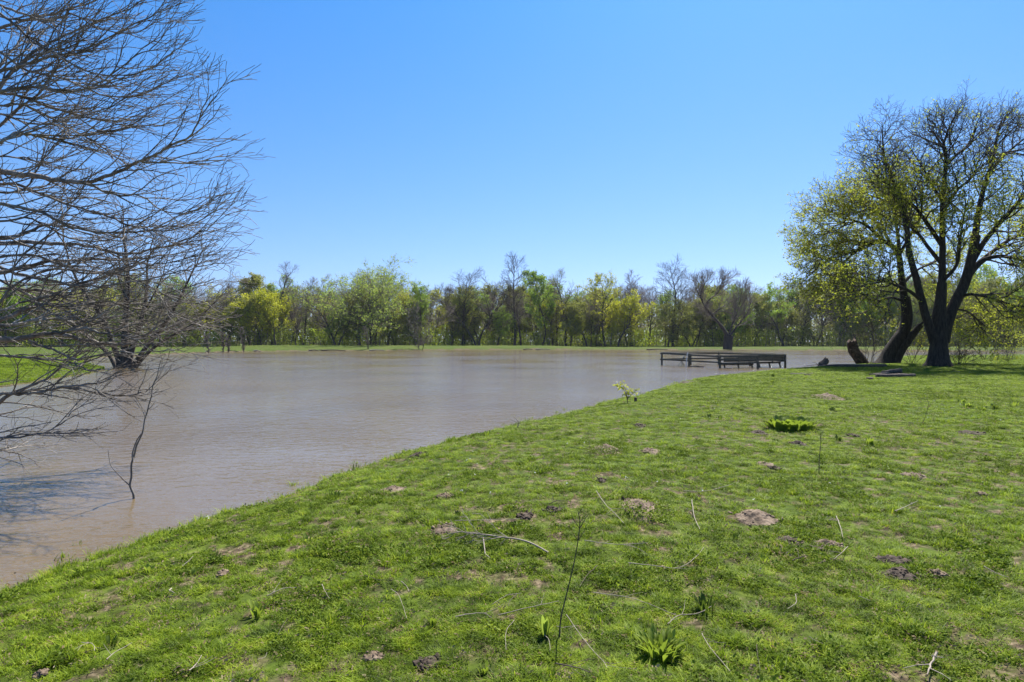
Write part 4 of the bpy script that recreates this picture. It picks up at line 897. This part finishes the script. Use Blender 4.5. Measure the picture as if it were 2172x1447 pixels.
plant('weed_plant', 'small green weed at the shoreline below the pond centre', 1035, 925, 14, 12, .2, 21, m='dock', spread=.5)
o = plant('dock_patch', 'wide low patch of bright broad dock leaves in the middle of the right bank', 1676, 908, 21, 240, .40, 22, spread=1.6)
o.scale = (1.45, 1.3, 1.1)
plant('weed_plant', 'broad leaved weed between the dirt clod and the right edge', 1847, 943, 17, 16, .35, 24, spread=.6)
for k, (px, py, h, n) in enumerate([(1505, 887, 10, 8), (1528, 890, 10, 8), (1560, 890, 9, 10), (1640, 800, 8, 9), (1637, 812, 8, 14), (1788, 845, 12, 10), (1765, 872, 10, 10), (2050, 865, 12, 20), (2085, 872, 12, 26), (2110, 868, 12, 22), (2040, 855, 11, 14), (2150, 862, 12, 14), (1780, 935, 14, 10), (1620, 1195, 18, 8), (1310, 1245, 18, 9), (970, 1095, 12, 9), (1480, 1060, 10, 8), (1880, 1330, 20, 9), (1640, 1400, 22, 9), (1030, 1425, 24, 10), (1690, 1150, 14, 10), (1560, 1145, 12, 8), (1020, 1010, 9, 9), (650, 1150, 18, 9), (760, 1090, 12, 8)]):
    plant('small_weed', 'small broad leaved weed rosette scattered in the pasture grass', px, py, h, n, .34, 1000+k, m='dock' if k % 3 else 'weed_dark', spread=.6, group='weed rosettes scattered in the pasture')
# leafy sapling and post stub at the shore
rng = np.random.default_rng(71); g = gp(1330, 857); Y = g[1]
st = empty('shore_sapling', g); tag(st, 'small leafy sapling on the shoreline in the middle of the bank', 'sapling')
E = [limb(p, [Y], .012, .004) for p in ([(1332, 860), (1330, 845), (1326, 832), (1318, 822), (1306, 818)], [(1331, 850), (1328, 830), (1318, 812)], [(1331, 848), (1334, 835), (1338, 826)], [(1331, 845), (1342, 835), (1352, 826)])]
put('stem', tube_mesh('stem', [(p-g, r, 5) for p, r in E]), M['stick_dark'], st)
C = np.vstack([np.repeat(p[5:]-g, 6, 0) for p, r in E]); C = C+rng.normal(0, .035, C.shape)
put('leaves', leaf_mesh('leaves', C, .085, rng, .4, .2), M['lf_yellow'], st)
g = gp(1348, 852); tag(rough_tube('post_stub', [g-[0, 0, .1], g+[0, 0, .05], g+[0, 0, .12]], .035, .035, rng, M['stick_dark'], jag=.01), 'short dark post stub beside the shoreline sapling', 'post')
for k, (px, py, h, w_, lab) in enumerate([(1553, 787, 20, 5, 'upright leafy weed stem at the shore before the left front pier post'), (1585, 784, 24, 5, 'tall pale weed at the shore in front of the pier bench'), (1600, 784, 20, 6, 'pale weed just left of the right front pier post'), (1097, 908, 24, 4, 'dry weed stem at the shoreline below the pond centre')]):
    rng = np.random.default_rng(90+k); g = gp(px, py); Y = g[1]; Hh = h/F*Y; r_ = empty('shore_weed', g); tag(r_, lab, 'weed')
    L = [(np.array([[0, 0, 0], [rng.normal(0, .04), 0, Hh*.5], [rng.normal(0, .08), 0, Hh]]), np.array([.012, .009, .005]), 4)]+[(np.array([[0, 0, Hh*t], [rng.normal(0, .12), rng.normal(0, .1), Hh*(t+.2)]]), np.array([.006, .003]), 3) for t in (.2, .35, .5, .65)]
    put('stem', tube_mesh('stem', L), M['stick'], r_); C = np.vstack([l[0][-1] for l in L]); C = np.repeat(C, 8 if k < 3 else 3, 0)+rng.normal(0, .06, (len(C)*(8 if k < 3 else 3), 3)); put('leaves', leaf_mesh('leaves', C, .07 if k < 3 else .03, rng, .5), M['lf_pale'], r_)

# ---------------------------------------------------------------- bare soil mounds
labs = ['pale soil mound left, nearest the shoreline bend', 'small flat soil scrape right of the left shoreline mound', 'pale crumbled soil mound at the left end of the fallen twiggy branch', 'large flat patch of bare pinkish soil on the right bank', 'soil mound grown over with weeds in the middle of the bank', 'pale soil mound right of the weedy middle mound', 'biggest weedy soil mound, left of the bare pinkish patch', 'pale clod below and left of the dark clod of the right bank', 'dark sliver of soil touching the pale clod on the right bank', 'dark rounded clod below the broad dock patch', 'single small clod alone in the middle of the bank', 'dark soil scrape close to the water at the bend', 'dark soil scrape just left below the dock patch', 'thin soil scrape far right on the bank', 'dark crumbled soil left of a pale one, lower right', 'pale crumbled soil right of the dark one, lower right', 'small dark soil hole between the lower right crumbles', 'widest dark soil scrape at lower right', 'dark strip of soil above the widest lower right scrape', 'pale soil at the right tip of the widest scrape', 'dark burrow hole with soil in the middle of the foreground', 'low brownish weedy hump far up the right bank', 'faint pale soil scrape at the right with a straw', 'dark scrape under a straight dry stick, middle of the bank', 'dark mud clod at the shore left of the pier', 'tiny scrape left of the dock patch', 'tiny scrape right above the dock patch', 'tiny pale scrape at the right edge', 'bare pale soil spot at the bottom, left of centre', 'dark bare soil spot at the bottom centre', 'chip of pale bark soil at lower left', 'pale clod in the bottom left corner']
mound_parts = []
for k, ((px, py, a, b_, kind), lab) in enumerate(zip(dirt_px, labs)):
    rng = np.random.default_rng(2000+k); c, sx, sy, _ = EX[k]; n1, n2 = 26, 44; V = []
    hgt = {'weedy': .30, 'pale': .16, 'dark': .12}[kind]*sx
    if k == 3: hgt = .05
    if k in (9, 10): hgt = sx*.5
    rr = np.linspace(0, 1.25, n1); aa = np.arange(n2)*2*math.pi/n2
    edge = 1+.35*(fbm(np.cos(aa)*1.6+k*7, np.sin(aa)*1.6, 7+k, 3)-.5)*2
    RX = rr[:, None]*np.cos(aa)*edge*sx; RY = rr[:, None]*np.sin(aa)*edge*sy
    gx, gy = c[0]+RX, c[1]+RY; hg = height(gx, gy)
    hh = hgt*(1-smooth(rr/1.05)[:, None])*(0.45+1.1*fbm(gx*9/ max(.5, sx*3), gy*9/max(.5, sx*3), k, 3))+.05*(fbm(gx*20, gy*20, 3, 3)-.5)*(rr[:, None] < 1.1)+.012
    hh = np.where(rr[:, None] > 1.02, -.02*(rr[:, None]-1.02)*12, hh)
    V = np.stack([gx, gy, hg+hh], -1).reshape(-1, 3)-c
    i = np.arange(n1-1)[:, None]*n2; j = np.arange(n2)[None, :]; Q = np.stack([i+j, i+n2+j, i+n2+(j+1) % n2, i+(j+1) % n2], -1).reshape(-1, 4)
    nm = 'soil_mound' if kind != 'dark' else 'soil_scrape'
    o = put(nm, npmesh(nm, V, [Q], True), M['dirt_dark' if kind == 'dark' else 'dirt']); o.location = c; tag(o, lab, 'soil mound', 'bare soil mounds in the pasture')
    # crumbs of soil lying on and around it
    m_ = 40; ca = rng.uniform(0, 6.28, m_); cr_ = rng.uniform(.1, 1.15, m_); X_ = c[0]+np.cos(ca)*cr_*sx; Y_ = c[1]+np.sin(ca)*cr_*sy; zz = height(X_, Y_)+hgt*(1-smooth(cr_/1.05))*.8+.012
    Vc = []; Fc = []
    for q in range(m_):
        s_ = rng.uniform(.006, .022)*(1+sx); d = rng.normal(size=(6, 3))*.25+np.array([[1, 0, 0], [-1, 0, 0], [0, 1, 0], [0, -1, 0], [0, 0, .7], [0, 0, -.7]]); Vc.append(np.array([X_[q], Y_[q], zz[q]])-c+d*s_)
        Fc.append(np.array([[0, 2, 4], [2, 1, 4], [1, 3, 4], [3, 0, 4], [2, 0, 5], [1, 2, 5], [3, 1, 5], [0, 3, 5]])+6*q)
    put('soil_crumbs', npmesh('soil_crumbs', np.vstack(Vc), [np.vstack(Fc)]), M['dirt_dark' if kind == 'dark' else 'dirt'], o)['kind'] = 'stuff'
    if kind == 'weedy':
        m_ = 420; ca = rng.uniform(0, 6.28, m_); cr_ = np.sqrt(rng.uniform(.02, 1.7, m_)); k2 = (fbm(np.cos(ca)*cr_*2.5+k, np.sin(ca)*cr_*2.5, 9, 2)+.12*(np.sin(ca) < 0)-.25*(cr_ < .6)) > .42; ca, cr_ = ca[k2], cr_[k2]
        X_ = c[0]+np.cos(ca)*cr_*sx; Y_ = c[1]+np.sin(ca)*cr_*sy; zz = height(X_, Y_)+hgt*(1-smooth(cr_/1.1))*1.05+.03
        C = np.repeat((np.stack([X_, Y_, zz], 1)-c), 7, 0); C = C+rng.normal(0, .022, C.shape)*[1, 1, .6]; C[:, 2] += .012
        put('weeds', leaf_mesh('weeds', C, .02, rng, .6, .4), M['clover'], o)

# ---------------------------------------------------------------- fallen sticks and dry stems
ST = [([(774, 1233), (832, 1243)], 4, 'thin straight twig left of a bent one, left foreground'), ([(851, 1250), (867, 1272)], 5, 'short pale twig right of the bent twig, left foreground'), ([(829, 1261), (846, 1278), (863, 1329)], 4, 'bent dark twig in the left foreground'),
 ([(1044, 1293), (1075, 1281), (1106, 1274)], 4, 'pale curved twig meeting another at a point, bottom centre'), ([(1096, 1278), (1078, 1306)], 5, 'short pale stick under the curved twig, bottom centre'), ([(966, 1320), (1021, 1320), (1042, 1325)], 6, 'grey stick lying left to right at bottom centre'), ([(1057, 1316), (1120, 1302), (1186, 1291)], 5, 'long straight stick pointing at the tall dry stem'),
 ([(965, 1115), (1030, 1116), (1108, 1114)], 4, 'long thin straw above the fallen twiggy branch'), ([(1165, 1080), (1214, 1077)], 5, 'straight dry stick over a dark scrape, middle of the bank'), ([(1240, 1161), (1310, 1165), (1373, 1165)], 5, 'long straight stick right of the tall dry stem'), ([(1320, 1164), (1350, 1172), (1373, 1188)], 3, 'thin twig forking off the long straight stick'),
 ([(1332, 1209), (1385, 1213), (1437, 1215), (1470, 1200), (1493, 1173)], 5, 'long bowed stick below the biggest weedy mound'), ([(1267, 1210), (1245, 1232), (1231, 1253)], 5, 'pale bowed stick right beside the tall dry stem'), ([(1091, 1327), (1074, 1354), (1073, 1397)], 4, 'pale hooked stem left of the pale upright plant'),
 ([(1201, 1320), (1244, 1376), (1278, 1418), (1288, 1441)], 5, 'long stick running down to the bottom edge right of the pale upright plant'), ([(1155, 1359), (1167, 1395)], 4, 'short straw just below the pale upright plant'), ([(1178, 1429), (1215, 1432), (1252, 1446)], 9, 'thick pale stick cut by the bottom edge, centre'), ([(1259, 1270), (1343, 1287), (1440, 1323)], 5, 'long straight stick slanting down toward the dock clump'),
 ([(1416, 1339), (1440, 1323), (1480, 1314), (1509, 1301)], 6, 'pale crooked stick just above the dock clump'), ([(1265, 1051), (1284, 1081), (1305, 1100), (1324, 1122)], 5, 'forked pale twig leaning at the left of the biggest weedy mound'), ([(1275, 1104), (1260, 1116), (1250, 1122)], 3, 'small twig left below the forked pale twig'),
 ([(1467, 1068), (1473, 1104), (1485, 1135)], 6, 'pale stick pointing at the viewer between the biggest mound and the pinkish patch'), ([(1774, 1104), (1781, 1125), (1788, 1149)], 6, 'pale stick standing over the pale lower right crumble'), ([(1798, 1168), (1785, 1185), (1768, 1197)], 5, 'short slanting straw below the pale lower right crumble'), ([(1681, 1201), (1697, 1194), (1712, 1193)], 7, 'short bright stick below the dark lower right crumble'),
 ([(1898, 1096), (1920, 1082), (1946, 1072)], 5, 'bent pale stick on the open grass at the right'), ([(1687, 1277), (1671, 1303)], 6, 'short pale stick alone at lower right'), ([(1489, 1357), (1505, 1385), (1549, 1446)], 6, 'long thick stick running off the bottom right of the dock clump'), ([(1605, 1381), (1608, 1410), (1613, 1438)], 4, 'pale straw near the bottom, right of the long thick stick'),
 ([(1985, 1403), (1975, 1425), (1966, 1446)], 15, 'thick broken branch stub at the bottom right'), ([(1975, 1408), (1996, 1414)], 5, 'side twig of the thick broken stub'), ([(1450, 1048), (1500, 1048), (1553, 1036)], 4, 'long faint straw above the pinkish soil patch'), ([(1978, 1024), (2004, 1036)], 4, 'short straw at the right, upper bank'), ([(2087, 1215), (2139, 1237)], 5, 'dark stick near the right edge, lower bank'),
 ([(174, 1377), (196, 1385), (201, 1403)], 5, 'hooked pale twig at the lower left'), ([(225, 1414), (245, 1400), (280, 1383)], 6, 'pale curved stick at the lower left'), ([(357, 1280), (390, 1275)], 5, 'short pale stick by a stub, left bank'), ([(363, 1262), (370, 1274)], 8, 'tiny upright stub of wood on the left bank'), ([(401, 1446), (415, 1425), (428, 1408)], 8, 'thick grey stick cut by the bottom edge at the left'),
 ([(567, 1277), (598, 1267), (628, 1260)], 6, 'grey stick on the left bank right of the small bright weed'), ([(589, 1361), (609, 1332)], 4, 'straight straw at the bottom left of centre'), ([(547, 1414), (566, 1401)], 4, 'short twig near the bottom left'), ([(386, 1210), (409, 1195)], 4, 'short straw near the left shoreline'), ([(683, 1253), (688, 1268), (699, 1282)], 5, 'small hooked pale twig in the left foreground'),
 ([(367, 1446), (385, 1420)], 3, 'thin straw left of the thick grey stick'), ([(1716, 1371), (1746, 1387)], 3, 'thin straw at the lower right'), ([(1822, 1285), (1846, 1290)], 4, 'little grey twig at lower right'), ([(1180, 1343), (1224, 1341)], 4, 'low stick across the foot of the tall dry stem'), ([(1960, 1012), (1975, 1008)], 3, 'tiny straw on the faint pale scrape')]
for k, (pp, wv, lab) in enumerate(ST):
    rng = np.random.default_rng(3000+k); G_ = np.array([gp(*p) for p in pp]); Y = G_[:, 1].mean(); r = wv*.5/F*Y*.35
    G_[:, 2] += .03+rng.uniform(0, .025, len(G_))
    if len(G_) == 2: G_ = np.vstack([G_[0], G_.mean(0)+rng.normal(0, .012, 3), G_[1]])
    p, rd = spline(G_, r, r*.55, 5); p = p+rng.normal(0, r*.35, p.shape); L = [(p, rd, 6)]
    if wv > 4 and len(pp) > 2:
        for q in range(rng.integers(1, 4)):
            i0 = rng.integers(2, len(p)-2); d = nrm(p[i0+1]-p[i0]); sd = nrm(np.cross(d, [0, 0, 1])*rng.choice([-1, 1])+d*.9+[0, 0, .2]); l_ = rng.uniform(.05, .16)
            L.append((np.array([p[i0], p[i0]+sd*l_*.5, p[i0]+sd*l_+rng.normal(0, .01, 3)]), np.array([r*.5, r*.4, r*.25]), 4))
    b0 = p[0].copy(); o = put('fallen_stick', tube_mesh('fallen_stick', [(a-b0, b_, c_) for a, b_, c_ in L]), M['stick' if k % 4 else 'stick_dark']); o.location = b0
    tag(o, lab, 'stick', 'fallen sticks in the grass')
# twiggy fallen branch
rng = np.random.default_rng(61); main = [gp(*p)+[0, 0, z] for p, z in zip([(1163, 1178), (1130, 1168), (1101, 1161), (1060, 1158), (1021, 1155), (980, 1150), (950, 1146)], [.02, .05, .06, .07, .08, .08, .05])]
p, r = spline(np.array(main), .008, .003, 4); Ln = [(p, r, 6)]; tips = []; out_ = []
PT = dict(seg=(.06, .05, .04), wob=(.15, .2, .2), up=(0, 0, 0), tip=(.4, .5, .5), rmin=.0016, max=2, n=(5, 4), t0=(.1, .1), ang=(.45, .5), len=(.32, .14), rk=(.0035, .0022))
spawn(rng, p, r, 1.3, 0, PT, out_, tips, t0=.35, nn=13)
gg = p[0].copy()
for l, q, rr in out_: q[:, 2] = np.maximum(q[:, 2], gg[2]-.02)
Ln += [(q, rr, 4) for l, q, rr in out_]+[(np.array([gp(1025, 1157)+[0, 0, .06], gp(1029, 1184)+[0, 0, .03], gp(1040, 1190)+[0, 0, .02]]), np.array([.005, .004, .003]), 5)]
o = put('fallen_branch', tube_mesh('fallen_branch', [(q-gg, rr, c_) for q, rr, c_ in Ln]), M['stick']); o.location = gg; tag(o, 'grey fallen branch with a spray of fine twigs in the centre foreground', 'branch')
# standing dry stems
for k, (pp, r0, lab) in enumerate([([(1186, 1356), (1190, 1310), (1202, 1260), (1214, 1210), (1224, 1160), (1230, 1110), (1226, 1085)], .0045, 'tall thin dry weed stem standing in the centre foreground'), ([(1737, 1003), (1738, 970), (1741, 940), (1740, 918)], .005, 'thin dark weed stem standing right of the dark clod'), ([(1957, 897), (1964, 880), (1970, 855)], .006, 'thin leaning weed stem far up the right bank'), ([(448, 1108), (449, 1098), (452, 1088)], .002, 'fine dry stem with white flower at the left shoreline')]):
    rng = np.random.default_rng(4000+k); g = gp(*pp[0]); Y = g[1]; p, r = limb(pp, [Y], r0, r0*.5); L = [(p-g, r, 5)]
    for q in range(9 if k == 0 else 4):
        i0 = int(len(p)*rng.uniform(.6, .97)); s_ = rng.choice([-1, 1]); l_ = rng.uniform(.03, .09)*(1 if k == 0 else 1.4)
        L.append((np.array([p[i0]-g, p[i0]-g+[s_*l_*.4, rng.normal(0, .01), l_*.6], p[i0]-g+[s_*l_*.55, rng.normal(0, .02), l_]]), np.array([r0*.45, r0*.35, r0*.25]), 3))
    o = put('dry_stem', tube_mesh('dry_stem', L), M['stick_dark' if k < 3 else 'stick']); o.location = g; tag(o, lab, 'dry weed')

# ---------------------------------------------------------------- thin spring haze over the whole place
bb = [(x, y, z) for z in (-2.7, 31.0) for y in (-1620.0, 1620.0) for x in (-1620.0, 1620.0)]
hm, hn, ho = mat('haze air'); pv = N(hn, "ShaderNodeVolumePrincipled"); pv.inputs['Color'].default_value = (.86, .90, .96, 1); pv.inputs['Density'].default_value = HAZE; pv.inputs['Anisotropy'].default_value = .2
hn.links.new(pv.outputs[0], ho.inputs[1])
hz_o = put('haze', npmesh('haze', bb, [np.array([[0, 2, 3, 1], [4, 5, 7, 6], [0, 1, 5, 4], [2, 6, 7, 3], [0, 4, 6, 2], [1, 3, 7, 5]])]), hm)
tag(hz_o, 'thin pale spring haze over the pond and woodland', 'haze', kind='stuff')
